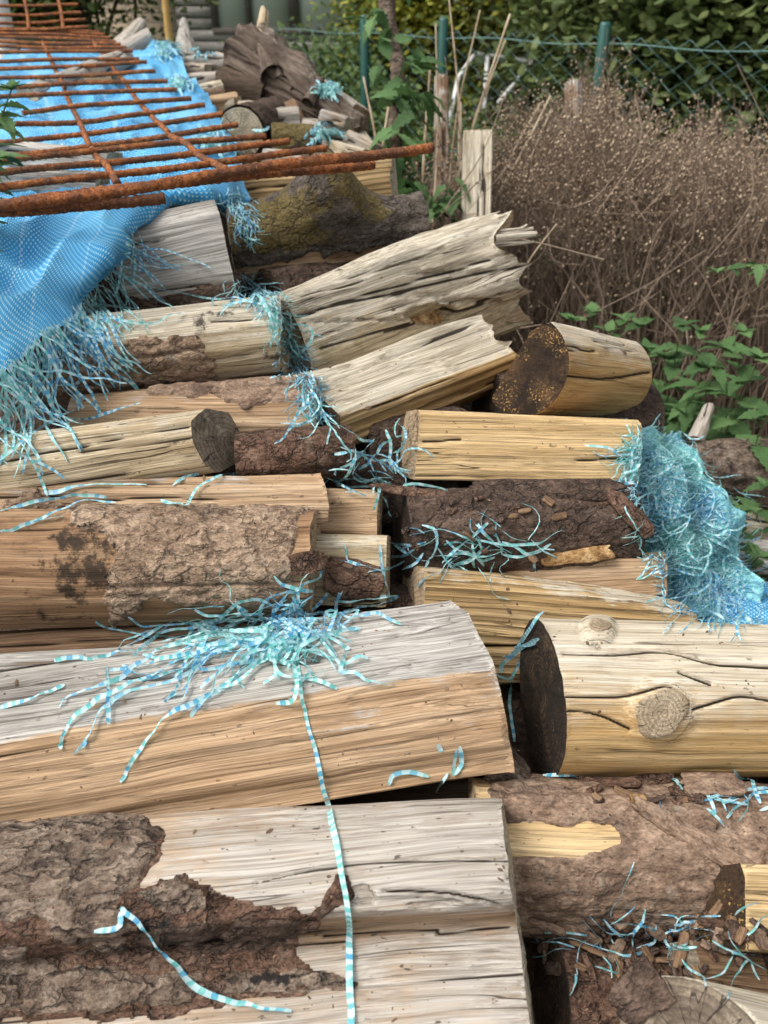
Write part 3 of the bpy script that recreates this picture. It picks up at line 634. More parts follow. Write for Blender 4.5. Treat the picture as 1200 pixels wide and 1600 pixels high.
log('pale round log with grey-brown cracked sawn end poking into the corner', (1085, 1640, .62), (1330, 1690, .66), circ(95, .2, .7), circ(95, .2, .7), mat='pale', end='endgrey', name='round_log', soft=2, pith=(0, 0), kL=(.72, -.25), cracks=2)
log('charred-looking dark bark chunk wedged between the grey log and knotty log', (768, 1195, .84), (818, 1228, .83), [(-40, 34, 0), (0, 38, 0), (14, 10, 0), (4, -34, 0), (-40, -30, 0)], [(-30, 16, 0), (0, 18, 0), (10, 5, 0), (4, -18, 0), (-30, -18, 0)],
    mat='dark', end='dark', name='bark_chunk', soft=4, lump=6, cracks=0, cat='bark', barks=[([(700, 1100), (900, 1100), (900, 1300), (700, 1300)], 'barkgrey', 3, 3, False)])
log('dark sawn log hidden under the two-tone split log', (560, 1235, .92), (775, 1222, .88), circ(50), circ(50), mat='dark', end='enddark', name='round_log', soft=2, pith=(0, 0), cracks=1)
# upper left block and mossy log
log('square grey split block half covered by the tarp edge', (180, 415, 1.36), (354, 385, 1.38),
    [(-70, 66, 1), (-10, 40, 1), (0, -30, .9), (2, -46, .1), (-10, -85, 0), (-90, -70, 0)],
    [(-60, 72, 1.1), (-10, 50, 1.1), (4, -40, .8), (4, -54, .2), (-10, -90, 0), (-90, -70, 0)], mat='grey', soft=2, pith=(30, -200), ridge=.6, kR=(.05, 0), cracks=2,
    barks=[([(150, 452), (250, 462), (352, 440), (356, 470), (340, 500), (150, 500)], 'barkdark', 4, 5)])
ml = log('mossy dark bark log with an upright stub, lying crosswise', (362, 390, 1.52), (662, 356, 1.56), circ(42), circ(44), mat='tan', end='endpale', name='mossy_log', soft=2, lump=16, pith=(0, 0), cracks=1, bend=(0, -4), sp=3.0, waves=[(522, 338, 46, 22, 74), (480, 345, 60, 22, 26), (590, 345, 40, 20, 14), (420, 372, 40, 20, 10)],
    barks=[([(300, 280), (720, 280), (720, 372), (600, 392), (500, 402), (430, 408), (300, 425)], 'barkmoss', 8, 10, False)], moss=[(425, 368, 95, 32, .95), (560, 342, 70, 18, .6), (500, 330, 40, 14, .5)])
log('brown split log underneath the mossy log', (372, 432, 1.56), (655, 392, 1.6), [(-60, 16, 0), (0, 14, 0), (3, -8, 0), (-10, -28, 0), (-60, -28, 0)], mat='dullbrown', soft=2, pith=(0, -90), cracks=3, ridge=1.6)
log('tan split log standing behind the mossy stub', (352, 312, 1.82), (612, 284, 1.86), [(-60, 34, 0), (-6, 36, 0), (4, 0, 0), (0, -40, 0), (-60, -36, 0)], [(-60, 34, 0), (-6, 44, 0), (4, 0, 0), (0, -44, 0), (-60, -36, 0)], mat='striped', end='endpale', soft=2, pith=(-20, -120), torn=(2, 6), kR=(-.3, .05), cracks=2)
# ---------------------------------------------------------------- far rubble of the pile
def box(hw, hv, w=.3, back=50): return [(-back, hv, w), (-4, hv, w), (3, hv * .6, w), (3, -hv * .7, w), (-4, -hv, w), (-back, -hv, w)]
FG = dict(sp=3.2, soft=2, lump=2.5)
dr = log('dark driftwood stump lying tilted on top of the pile', (378, 92, 2.62), (560, 205, 2.42), [(-40, 30, 0), (-5, 50, .5), (22, 30, .3), (44, 8, 0), (34, -26, 0), (0, -44, 0), (-40, -30, 0)], [(-20, 8, 0), (-5, 14, .5), (8, 10, .3), (14, 2, 0), (10, -8, 0), (0, -14, 0), (-20, -10, 0)],
    mat='drift', end='endgrey', name='driftwood_stump', soft=3, lump=16, ridge=9, grain=3, pith=(0, -60), cracks=6, torn=(18, 10), sp=3.0, waves=[(470, 120, 20, 30, 14), (430, 80, 18, 26, 12)])
for (a_, b_, r0, r1, mt) in [((402, 92, 2.56), (413, 14, 2.62), 15, 5, 'pale'), ((425, 118, 2.5), (396, 50, 2.55), 20, 4, 'drift'), ((440, 125, 2.5), (428, 62, 2.52), 12, 3, 'drift'), ((462, 140, 2.48), (446, 86, 2.5), 11, 3, 'drift'), ((480, 160, 2.42), (505, 120, 2.46), 9, 3, 'drift')]:
    log('', a_, b_, circ(r0, n=14), circ(r1, n=14), mat=mt, end='endpale', soft=1.5, lump=6, ridge=3, torn=(0, 8), cracks=1, root=dr, ends='R', sp=2.8)
log('dark split root leaning against the driftwood stump', (452, 160, 2.38), (470, 205, 2.3), box(14, 12), box(8, 9), mat='dullbrown', name='root_piece', ridge=2.5, cracks=1, **FG)
log('grey round log showing its ringed end below the driftwood', (376, 207, 2.08), (440, 188, 2.5), circ(36), circ(30), mat='dark', end='endpale', name='round_log', pith=(0, 0), cracks=0, barks=[([(300, 100), (500, 100), (500, 300), (300, 300)], 'barkdark', 3, 2, False)], **FG)
log('white split block under the driftwood stump', (402, 190, 2.24), (468, 186, 2.25), box(0, 17, .9), mat='white', **FG)
log('stubby moss-covered round log by the white split block', (424, 224, 2.12), (500, 226, 2.14), circ(26), circ(24), mat='dark', end='enddark', name='mossy_log', pith=(0, 0), cracks=0, moss=[(440, 210, 60, 30, 1)], barks=[([(380, 150), (540, 150), (540, 280), (380, 280)], 'barkmoss', 3, 3, False)], **FG)
log('pale split block draped with blue threads on the right slope', (470, 208, 2.26), (540, 216, 2.24), box(0, 22, .8), mat='white', **FG)
log('long grey split plank reaching down the right slope', (512, 158, 2.6), (592, 262, 2.3), box(0, 17, .7), mat='pale', **FG)
log('torn pale split log at the crest of the right slope', (492, 138, 2.72), (552, 172, 2.66), box(0, 18, .8), box(0, 10, .8), mat='white', torn=(3, 8), **FG)
log('grey plank lying flat across the back of the pile', (246, 102, 2.95), (366, 96, 2.92), box(0, 11, 1), mat='grey', **FG)
log('dark timber under the flat grey plank', (300, 122, 2.86), (372, 116, 2.86), box(0, 12, 0), mat='dark', **FG)
log('dark rounded log beneath the driftwood', (352, 135, 2.6), (420, 150, 2.55), circ(28), circ(24), mat='dark', end='enddark', name='round_log', pith=(0, 0), cracks=0, **FG)
log('grey split wedge standing on end with a pointed tip', (292, 100, 3.05), (287, 30, 3.08), circ(24, .9, n=12), circ(4, .9, n=12), mat='grey', pith=(0, -90), ends='L', **FG)
log('pale broken slab leaning at the far left of the pile', (182, 92, 3.1), (222, 36, 3.2), circ(22, .8, n=12), circ(9, .8, n=12), mat='white', torn=(2, 5), **FG)
log('torn whitish slab beside the leaning slab', (196, 82, 3.0), (238, 56, 3.0), circ(14, .8, n=12), circ(12, .8, n=12), mat='white', torn=(4, 5), **FG)
log('pale split log end beside the blue scrap', (282, 128, 2.6), (338, 124, 2.6), box(0, 11, .8), mat='white', **FG)
log('pale log with crumbly bark edge at mesh height', (292, 152, 2.45), (350, 140, 2.48), box(0, 14, .6), mat='pale', barks=[([(270, 140), (360, 132), (360, 175), (270, 175)], 'barkpink', 3, 4)], **FG)
log('short tan split log under the bar ends', (300, 172, 2.35), (374, 162, 2.36), box(0, 15, .1), mat='tan', **FG)
log('pale round log lying under the rusty mesh', (44, 158, 2.17), (150, 116, 2.38), circ(22, .9), circ(20, .9), mat='grey', end='endpale', name='round_log', pith=(0, 0), **FG)
log('tan sawn block under the rusty mesh', (110, 134, 2.3), (176, 130, 2.3), box(0, 15, 0), mat='tan', **FG)
log('pale split log under the mesh beside the tan block', (150, 110, 2.45), (200, 90, 2.55), circ(15, .8), circ(12, .8), mat='white', **FG)
log('grey weathered plank under the mesh near the leaves', (-40, 236, 1.64), (168, 260, 1.60), box(0, 22, 1), mat='grey', **FG)
log('wide grey board below the grey plank under the mesh', (-60, 280, 1.47), (150, 288, 1.44), box(0, 18, 1), mat='grey', **FG)
log('pale split log below the mesh front bar ends', (300, 235, 2.0), (372, 250, 1.95), box(0, 16, .7), mat='white', **FG)
log('white split log between the mesh and the ringed round log', (268, 214, 2.05), (345, 212, 2.1), box(0, 14, .9), mat='white', **FG)
for k, (x, y, ln_, hv, tl, mt) in enumerate([(225, 118, 46, 12, -6, 'white'), (250, 165, 50, 11, -8, 'pale'), (318, 190, 46, 10, -4, 'tan'), (300, 108, 40, 8, 2, 'white'), (345, 165, 44, 10, -6, 'pale'), (392, 168, 40, 9, 4, 'pale'), (440, 250, 60, 14, 6, 'tan'), (540, 240, 50, 14, 14, 'pale'), (560, 222, 40, 10, 20, 'white'), (330, 256, 50, 12, 6, 'pale'), (230, 92, 40, 9, -5, 'pale'), (350, 92, 30, 8, 6, 'white'), (520, 186, 40, 9, 12, 'tan')]):
    log('pale split log among the jumbled far rubble of the pile', (x - ln_ / 2, y - tl / 2, D(y) * .99), (x + ln_ / 2, y + tl / 2, D(y) * .985), box(0, hv, .6), mat=mt, end='endpale', group='pale split logs in the far rubble', **FG)
# right-hand debris
log('grey gnarled driftwood piece beside the nettles', (1050, 735, 1.62), (1240, 742, 1.7), circ(34), circ(46), mat='grey', end='endgrey', name='driftwood_piece', lump=10, ridge=3, sp=3.4, soft=3, pith=(0, 0), barks=[([(1000, 650), (1300, 650), (1300, 850), (1000, 850)], 'barkgrey', 3, 10, False)])
log('pale split log low beside the shredded tarp', (1040, 800, 1.55), (1260, 838, 1.62), box(0, 24, .5), mat='pale', sp=3.6)
log('grey split log below the pale one by the nettle leaves', (1060, 868, 1.45), (1260, 872, 1.5), box(0, 26, .6), mat='grey', sp=3.6)
log('short white stick standing out of the litter', (1086, 690, 1.66), (1108, 636, 1.72), circ(12, .9, n=12), circ(8, .9, n=12), mat='white', name='stick', cat='stick', sp=3, soft=1, torn=(1, 5))
# filler logs seen in the gaps
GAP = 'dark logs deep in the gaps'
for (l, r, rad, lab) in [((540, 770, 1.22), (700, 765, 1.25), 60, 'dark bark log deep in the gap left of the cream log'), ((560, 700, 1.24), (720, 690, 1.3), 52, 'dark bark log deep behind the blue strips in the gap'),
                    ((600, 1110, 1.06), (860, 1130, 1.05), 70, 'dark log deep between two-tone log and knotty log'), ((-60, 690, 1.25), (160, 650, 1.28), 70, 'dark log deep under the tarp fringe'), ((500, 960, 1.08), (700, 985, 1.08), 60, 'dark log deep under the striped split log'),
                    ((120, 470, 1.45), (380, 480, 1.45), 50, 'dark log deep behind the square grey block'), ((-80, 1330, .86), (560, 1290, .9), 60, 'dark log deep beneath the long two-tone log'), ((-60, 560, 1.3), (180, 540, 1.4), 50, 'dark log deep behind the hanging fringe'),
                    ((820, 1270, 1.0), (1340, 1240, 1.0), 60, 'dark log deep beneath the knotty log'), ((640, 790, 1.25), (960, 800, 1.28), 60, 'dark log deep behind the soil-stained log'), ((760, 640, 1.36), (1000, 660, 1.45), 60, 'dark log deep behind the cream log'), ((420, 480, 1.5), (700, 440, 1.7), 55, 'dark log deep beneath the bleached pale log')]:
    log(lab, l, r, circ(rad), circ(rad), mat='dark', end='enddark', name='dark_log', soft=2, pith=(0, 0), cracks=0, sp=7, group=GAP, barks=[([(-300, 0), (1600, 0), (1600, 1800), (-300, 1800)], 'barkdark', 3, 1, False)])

# ---------------------------------------------------------------- ground with the mound beneath the pile
SY = [0, .35, .5, .65, .93, 1.21, 1.66, 2.2, 2.9, 3.5, 4.6]
SZ = [.66, .80, .88, .95, 1.00, 1.05, 1.11, 1.16, 1.18, 1.1, .42]
def edgeX(y): return np.interp(y, [0, .9, 1.1, 1.5, 1.9, 2.9, 4], [.75, .38, .33, .16, .02, -.1, -.2])
def ground_z(x, y):
    z0 = .38 + .03 * noise(np.stack([x * 1.3, y * 1.3, x * 0], -1))
    pile = np.interp(y, SY, SZ) - .10
    xo = x - edgeX(y)
    fall = np.clip(xo, 0, 9); k = pile - 1.25 * fall
    k = np.where(y > 4.6, 0, k); left = np.clip(-1.9 - x, 0, 9); k = k - 1.2 * left
    k = np.where(y < -.1, k - 1.2 * (-.1 - y), k)
    return np.maximum(z0, k) + .012 * fbm(np.stack([x * 14, y * 14, x * 0 + 3], -1), 3)
def ax(lo, a, b, hi, fine, nc):
    return np.concatenate([-np.geomspace(-lo + a + .3, .3, nc)[:-1] + a + .3 - fine, np.arange(a, b, fine), np.geomspace(.3, hi - b + .3, nc) - .3 + b])
gx = ax(-60, -2.2, 2.2, 60, .035, 16); gy = ax(-30, -.3, 4.2, 90, .035, 16)
GX, GY = np.meshgrid(gx, gy, indexing='ij')
GZ = ground_z(GX, GY)
gm = NT('litter_and_soil'); c = gm.coord(jitter=False)
lit = gm.ramp(gm.noise(c, 45, 6, .7), [(.018, .012, .009), (.06, .038, .026), (.13, .085, .055)], .32, .66)
lit = gm.mix(gm.rng(gm.vor(c, 70), .0, .35, 1, 0), lit, gm.ramp(gm.noise(c, 90, 2), [(.03, .02, .014), (.17, .11, .07)]))
sep = gm.n('ShaderNodeSeparateXYZ'); gm.L(c, sep.inputs[0])
grs = gm.ramp(gm.noise(c, 12, 5), [(.03, .05, .015), (.07, .11, .03), (.12, .15, .05)])
far = gm.rng(gm.math('ADD', sep.outputs[1], gm.noise(c, 3, 3)), 3.9, 4.9)
gcol = gm.mix(far, lit, grs)
gmat = gm.done(gcol, gm.bump(gm.math('ADD', gm.noise(c, 90, 5, .7), gm.vor(c, 70)), 1, .012), .95)
gme = mesh_np('ground', np.stack([GX, GY, GZ], -1).reshape(-1, 3), grid_faces(len(gx), len(gy)), gmat)
tag(add('ground', gme), kind='structure')
bvh_put(np.stack([GX, GY, GZ], -1).reshape(-1, 3), grid_faces(len(gx), len(gy)))

# ---------------------------------------------------------------- blue woven tarp
tm = NT('blue_woven_tarp'); uv = tm.attrv('uvm'); sx = tm.n('ShaderNodeSeparateXYZ'); tm.L(uv, sx.inputs[0])
def tri(sock, per): return tm.math('PINGPONG', tm.math('MULTIPLY', sock, 2 / per), 1.0)
TX, TY = sx.outputs[0], sx.outputs[1]; PER = .0095
cx = tm.math('FLOOR', tm.math('MULTIPLY', TX, 2 / PER)); cy = tm.math('FLOOR', tm.math('MULTIPLY', TY, 2 / PER))
chk = tm.math('PINGPONG', tm.math('ADD', cx, cy), 1.0)
fx = tm.math('PINGPONG', tm.math('MULTIPLY', TX, 2 / PER), .5); fy = tm.math('PINGPONG', tm.math('MULTIPLY', TY, 2 / PER), .5)
dome = tm.math('MULTIPLY', tm.rng(fx, 0, .35), tm.rng(fy, 0, .35))
nc = tm.coord(jitter=False); blv = tm.noise(nc, 9, 4); vf = tm.noise(tm.scale(uv, (1, .15, 1)), 260, 2)
base = tm.ramp(blv, [(.028, .25, .57), (.055, .35, .67), (.10, .45, .73)])
hi_ = tm.mix(tm.rng(blv, .3, .7), (.34, .66, .82), (.60, .82, .88))
amt = tm.math('MULTIPLY', tm.math('MULTIPLY', chk, dome), tm.rng(tm.noise(nc, 14, 3), .3, .62, .6, 1))
tcol = tm.mix(amt, base, hi_)
stripe = tm.math('LESS_THAN', tm.math('PINGPONG', tm.math('MULTIPLY', TX, 1 / .055), 1.0), .06)
tcol = tm.mix(tm.math('MULTIPLY', stripe, tm.math('MULTIPLY', chk, .5)), tcol, (.62, .78, .84))
tcol = tm.mix(tm.math('MULTIPLY', tm.rng(tm.noise(nc, 30, 5, .7), .6, .75), .35), tcol, (.18, .16, .12))
M['tarp'] = tm.done(tcol, tm.bump(tm.math('ADD', dome, tm.math('MULTIPLY', chk, .5)), .8, .0016), .6)
tm.b.inputs['Specular IOR Level'].default_value = .15
def sheet(rows, nu, nv, wr=.012, name='cloth', seed=0, flip=False):
    G = np.array([[P(*p) for p in r] for r in rows])             # R,C,3
    A = np.stack([curve(G[:, j], nu) for j in range(G.shape[1])], 1)
    B = np.stack([curve(A[i], nv) for i in range(nu)], 0)
    du = np.linalg.norm(np.diff(B, axis=0), axis=-1); dv = np.linalg.norm(np.diff(B, axis=1), axis=-1)
    uu = np.concatenate([[0], np.cumsum(du.mean(1))]); vv = np.concatenate([[0], np.cumsum(dv.mean(0))])
    N = nrm(np.cross(np.gradient(B, axis=0), np.gradient(B, axis=1)))
    if (N * (CAM - B)).sum() < 0: N = -N
    q = B + seed
    h = wr * fbm(q * np.array([6, 6, 6]), 3) + wr * .7 * (1 - 2 * np.abs(noise(q * np.array([14, 5, 9]) + 5))) + wr * .35 * (1 - 2 * np.abs(noise(q * np.array([22, 15, 12]) + 15))) + .0015 * noise(q * 45)
    B = B + N * h[..., None]
    uvm = np.stack([np.broadcast_to(vv[None], B.shape[:2]), np.broadcast_to(uu[:, None], B.shape[:2]), np.zeros(B.shape[:2])], -1)
    return B, uvm
rows = [[(-120, 92, 2.85), (20, 86, 2.85), (120, 82, 2.9), (210, 76, 2.95), (262, 66, 3.05)],
        [(-120, 130, 2.4), (50, 126, 2.42), (160, 126, 2.44), (250, 118, 2.48), (292, 112, 2.55)],
        [(-120, 185, 2.05), (70, 188, 2.0), (190, 182, 2.02), (290, 172, 2.08), (335, 172, 2.15)],
        [(-120, 255, 1.72), (90, 250, 1.70), (200, 244, 1.70), (310, 236, 1.75), (365, 244, 1.82)],
        [(-120, 310, 1.46), (60, 312, 1.46), (190, 312, 1.47), (320, 294, 1.52), (385, 322, 1.62)],
        [(-120, 350, 1.28), (40, 350, 1.30), (150, 340, 1.34), (225, 318, 1.40), (290, 300, 1.50)],
        [(-120, 440, 1.14), (20, 430, 1.17), (110, 400, 1.22), (175, 370, 1.28), (212, 336, 1.37)],
        [(-120, 560, 1.03), (-20, 520, 1.08), (70, 470, 1.13), (150, 420, 1.2), (196, 362, 1.33)],
        [(-120, 690, .98), (-30, 625, 1.02), (50, 556, 1.08), (122, 490, 1.15), (188, 395, 1.3)]]
TB, tuv = sheet(rows, 190, 130, .022)
root_t = empty('tarp', TB[95, 65], 'blue woven tarp with frayed fringe draped under the rusty mesh', 'tarp')
tme = mesh_np('cloth', TB.reshape(-1, 3) - TB[95, 65], grid_faces(190, 130), M['tarp'], True, {'uvm': tuv.reshape(-1, 3)})
add('cloth', tme, root_t); bvh_put(TB.reshape(-1, 3), grid_faces(190, 130))
# scrap of tarp at the lower right
r2 = [[(1060, 885, 1.33), (1130, 905, 1.33), (1260, 925, 1.36)], [(1070, 950, 1.22), (1150, 945, 1.22), (1260, 960, 1.24)], [(1080, 1010, 1.14), (1150, 1000, 1.14), (1260, 1010, 1.16)]]
SB, suv = sheet(r2, 40, 50, .006, seed=4)
root_s = empty('tarp_scrap', SB[20, 25], 'blue woven tarp scrap buried under the shredded heap behind the knotty log', 'tarp')
add('cloth', mesh_np('cloth', SB.reshape(-1, 3) - SB[20, 25], grid_faces(40, 50), M['tarp'], True, {'uvm': suv.reshape(-1, 3)}), root_s); bvh_put(SB.reshape(-1, 3), grid_faces(40, 50))

# ---------------------------------------------------------------- loose plastic strips
BVH = BVHTree.FromPolygons([tuple(v) for v in np.vstack(BV)], [q for f in BF for q in f], all_triangles=False)
def hit(px, py):
    d = nrm(FWD + (px - 600) / F * RIGHT + (800 - py) / F * UP)
    r = BVH.ray_cast(Vector(CAM), Vector(d))
    if r[0] is None: return D(py) * 1.3, -d
    p = np.array(r[0]); n = np.array(r[1]); n = n if n @ d < 0 else -n
    return float((p - CAM) @ FWD), n
sm = NT('banded_plastic_strip'); bu = sm.attr('bu'); rn = sm.attr('rnd')
per = sm.math('MULTIPLY_ADD', rn, .004, .0045); bu = sm.math('ADD', bu, sm.math('MULTIPLY', sm.noise(sm.coord(jitter=False), 70, 2), .012))
k = sm.math('FLOOR', sm.math('DIVIDE', bu, per))
wn = sm.n('ShaderNodeTexWhiteNoise', noise_dimensions='2D'); cb = sm.n('ShaderNodeCombineXYZ'); sm.L(k, cb.inputs[0]); sm.L(rn, cb.inputs[1]); sm.L(cb.outputs[0], wn.inputs['Vector'])
par = sm.math('PINGPONG', k, 1.0)
slow = sm.noise(sm.scale(sm.coord(jitter=False), 9), 1, 2)
blue = sm.mix(sm.rng(sm.math('ADD', slow, sm.math('MULTIPLY', wn.outputs[0], .25)), .48, .68), (.08, .40, .70), (.18, .57, .54))
lite = sm.mix(wn.outputs[0], (.66, .82, .86), (.48, .74, .78))
scol = sm.mix(sm.math('MULTIPLY_ADD', par, sm.rng(rn, .2, .8, 1.0, .65), sm.rng(rn, .2, .8, .0, .18)), blue, lite)
scol = sm.mix(sm.math('MULTIPLY', sm.rng(sm.noise(sm.coord(jitter=False), 60, 4), .5, .7), .45), scol, (.66, .84, .86))
M['strip'] = sm.done(scol, None, .45); sm.b.inputs['Specular IOR Level'].default_value = .4
tr = sm.n('ShaderNodeBsdfTranslucent'); mx = sm.n('ShaderNodeMixShader'); mx.inputs[0].default_value = .4
sm.L(scol, tr.inputs[0]); sm.L(sm.b.outputs[0], mx.inputs[1]); sm.L(tr.outputs[0], mx.inputs[2]); sm.L(mx.outputs[0], sm.o.inputs[0])
SR = np.random.default_rng(3)
def ribbon(pts, wid, nor, twist=.6, seed=0.):
    n = len(pts); T = nrm(np.gradient(pts, axis=0))
    ang = twist * 2.2 * noise(np.stack([np.linspace(0, n * .09, n) + seed, np.full(n, seed * 3.1), np.zeros(n)], -1))
    N = nrm(nor - (nor * T).sum(1, keepdims=True) * T); Bn = np.cross(T, N)
    Wd = np.cos(ang)[:, None] * Bn + np.sin(ang)[:, None] * N
    ww = wid * (.75 + .35 * noise(np.stack([np.linspace(0, n * .12, n) + seed, np.full(n, seed), np.ones(n)], -1)))
    ww[0] *= .5; ww[-1] *= .6
    Nf = np.cross(T, Wd)
    V = np.stack([pts - Wd * ww[:, None] / 2, pts + Nf * (wid * .12), pts + Wd * ww[:, None] / 2], 1).reshape(-1, 3)
    bu = np.concatenate([[0], np.cumsum(np.linalg.norm(np.diff(pts, axis=0), axis=1))])
    return V, grid_faces(n, 3), np.repeat(bu, 3)
def strip_geo(path, wid=.0045, lift=.003, hump=0., twist=.6, d0=None, step=7, follow=True):
    p = np.asarray(path, float); L = np.sum(np.hypot(*np.diff(p, axis=0).T)); n = int(max(6, min(70, L / step)))
    c = curve(p, n); sd = SR.random() * 60
    c = c + np.stack([2.0 * noise(np.stack([np.arange(n) * .35, np.full(n, sd), np.zeros(n)], -1)), 2.0 * noise(np.stack([np.arange(n) * .35, np.full(n, sd), np.ones(n) * 5], -1))], -1)
    hd = [hit(*q) for q in c]; d = np.array([h[0] for h in hd]); N = np.array([h[1] for h in hd])
    if d0 is not None:
        t = np.linspace(0, 1, n); d = np.minimum(d, d0 + .06 * t) if d0 < d[0] else d
    k = np.exp(-np.linspace(-2, 2, 9) ** 2); k /= k.sum()
    dp = np.pad(d, 4, 'edge'); ds = np.convolve(dp, k, 'valid'); d = np.minimum(d, ds + .004)
    Np = np.stack([np.convolve(np.pad(N[:, i], 4, 'edge'), k, 'valid') for i in range(3)], -1); Np = nrm(Np)
    t = np.linspace(0, 1, n); hh = lift + hump * np.sin(np.pi * t) * (.6 + .4 * noise(np.stack([t * 5, t * 0 + sd, t * 0], -1))) + .0025 * noise(np.stack([t * n * .25, t * 0 + sd, t * 0 + 2], -1))
    pts = np.array([P(c[i, 0], c[i, 1], d[i]) for i in range(n)])
    vw = nrm(CAM - pts)
    pts = pts + nrm(Np * .6 + vw * .4) * np.maximum(hh, .001)[:, None]
    return (*ribbon(pts, wid, Np, twist, sd), sd)
def strips(root, paths, **kw):
    o0 = np.array(root.location)
    for pth in paths:
        V, fq, bu, sd = strip_geo(pth, **kw)
        me = mesh_np('strip', V - o0, fq, M['strip'], True, {'bu': bu, 'rnd': np.full(len(V), (sd * 7.13) % 1)})
        add('strip', me, root)
def stuff_strips(root, paths, **kw):
    o0 = np.array(root.location); A = Acc()
    for pth in paths:
        V, fq, bu, sd = strip_geo(pth, **kw); A.put(V - o0, fq, bu=bu, rnd=(sd * 7.13) % 1)
    return tag(add('shredded_threads', A.mesh('shredded_threads', M['strip']), root), kind='stuff')
def wander(x, y, ang, L, bend=.5, step=22, grav=0.):
    pts = [(x, y)]; a = ang
    for _ in range(max(2, int(L / step))):
        a += SR.normal(0, bend); dx, dy = math.cos(a), math.sin(a) + grav
        m = math.hypot(dx, dy); x += step * dx / m; y += step * dy / m * .8; pts.append((x, y))
    return pts
# tangle on the two-tone log
rt = empty('strip_tangle', P(460, 1000, .85), 'big tangle of blue and aqua banded plastic strips on the two-tone split log', 'plastic strips')
strips(rt, [[(440, 950), (340, 985), (255, 1015), (190, 1060), (110, 1090), (92, 1105)], [(455, 960), (350, 1010), (260, 1045), (180, 1085), (130, 1110), (98, 1150), (95, 1170)],
    [(450, 990), (360, 1010), (280, 1060), (200, 1085), (160, 1110), (135, 1160), (115, 1178)], [(470, 1000), (400, 1030), (365, 1060), (330, 1090), (270, 1115), (235, 1150), (205, 1195), (190, 1222)],
    [(430, 975), (330, 1000), (230, 1022), (160, 1025), (85, 1030)], [(480, 985), (420, 940), (380, 938), (335, 965), (310, 985)], [(440, 1020), (380, 1040), (330, 1048), (305, 1042)], [(470, 960), (500, 940), (515, 920), (518, 895)],
    [(500, 960), (530, 965), (560, 950), (600, 942), (625, 935)], [(450, 935), (400, 950), (330, 975), (245, 990)], [(460, 1000), (400, 1000), (340, 1022), (300, 1040), (230, 1060), (165, 1065)],
    [(440, 1010), (380, 1062), (340, 1080)], [(168, 1040), (170, 1090), (172, 1135)], [(100, 1070), (60, 1090), (0, 1105)], [(240, 985), (200, 1000), (180, 1020)], [(470, 1060), (495, 1065), (527, 1077)],
    [(455, 930), (480, 960), (520, 980), (560, 990)], [(430, 960), (480, 990), (530, 1005), (545, 1015)], [(500, 1000), (530, 1040), (560, 1030), (575, 1028)]], wid=.0052, lift=.003, hump=.006)
strips(rt, [wander(SR.normal(460, 34), SR.normal(990, 24), SR.uniform(0, 6.28), SR.uniform(50, 150), .7) for _ in range(80)], wid=.0052, lift=.004, hump=.012, twist=1.0)
strips(rt, [wander(SR.normal(400, 50), SR.normal(985, 18), SR.normal(2.85, .3), SR.uniform(90, 240), .22) for _ in range(26)], wid=.0045, lift=.003, hump=.008, twist=.8)
r1_ = empty('plastic_strip', P(510, 1250, .75), 'single long banded strip hanging down across the two-tone log and the barky log', 'plastic strip')
strips(r1_, [[(458, 1000), (466, 1045), (474, 1100), (480, 1128), (497, 1190), (512, 1260), (528, 1330), (542, 1420), (547, 1490), (546, 1545), (550, 1600), (556, 1660)]], wid=.0062, lift=.003, twist=.45)
r2_ = empty('plastic_strip', P(300, 1540, .66), 'curling banded strip lying on the grey bark of the foreground log', 'plastic strip')
strips(r2_, [[(148, 1455), (185, 1450), (190, 1425)], [(188, 1420), (215, 1438), (240, 1468), (270, 1505), (310, 1545), (350, 1560), (400, 1572), (455, 1580)]], wid=.0055, lift=.004, twist=.5)
r3_ = empty('plastic_strip', P(705, 1200, .83), 'short blue strip bits at the lower edge of the two-tone log', 'plastic strip')
strips(r3_, [[(718, 1165), (720, 1195), (708, 1210), (712, 1170)], [(700, 1208), (690, 1225), (682, 1238)], [(606, 1228), (615, 1210), (640, 1205), (670, 1212)], [(683, 1162), (690, 1175)]], wid=.005, lift=.003)
r4_ = empty('plastic_strip', P(330, 760, 1.0), 'kinked banded strips across the straight tan split log', 'plastic strip')
strips(r4_, [[(250, 780), (275, 788), (292, 796), (305, 768), (340, 748), (370, 738)], [(270, 760), (290, 745), (310, 740)], [(0, 832), (60, 815), (120, 790), (180, 788)], [(0, 800), (60, 782), (120, 772), (168, 775)], [(70, 772), (130, 762), (190, 758), (230, 760)], [(50, 818), (100, 808)]], wid=.0055, lift=.004, hump=.004, twist=.4)
r5_ = empty('strip_tangle', P(730, 850, 1.1), 'loose knot of blue strips on the soil-stained dark log', 'plastic strips')
strips(r5_, [[(640, 838), (690, 828), (730, 840), (790, 850), (840, 846), (880, 828)], [(615, 848), (640, 850)], [(690, 880), (720, 850), (750, 830)], [(800, 850), (830, 870), (836, 895)]] + [wander(SR.normal(735, 46), SR.normal(858, 18), SR.uniform(0, 6.28), SR.uniform(30, 100), .7) for _ in range(40)], wid=.0045, lift=.002, hump=.004, twist=.9)
r6_ = empty('strip_tangle', P(585, 735, 1.15), 'blue strips stuffed in the gap left of the cream log', 'plastic strips')
strips(r6_, [wander(SR.normal(585, 18), SR.normal(740, 24), SR.uniform(0, 6.28), SR.uniform(40, 100), .7) for _ in range(36)] + [[(625, 655), (615, 670), (620, 685), (638, 680)], [(600, 770), (640, 765), (700, 770)]], wid=.0045, lift=.006, hump=.01, twist=.9)
r7_ = empty('strip_tangle', P(815, 1040, .95), 'banded blue strips hanging beside the blackened log end', 'plastic strips')
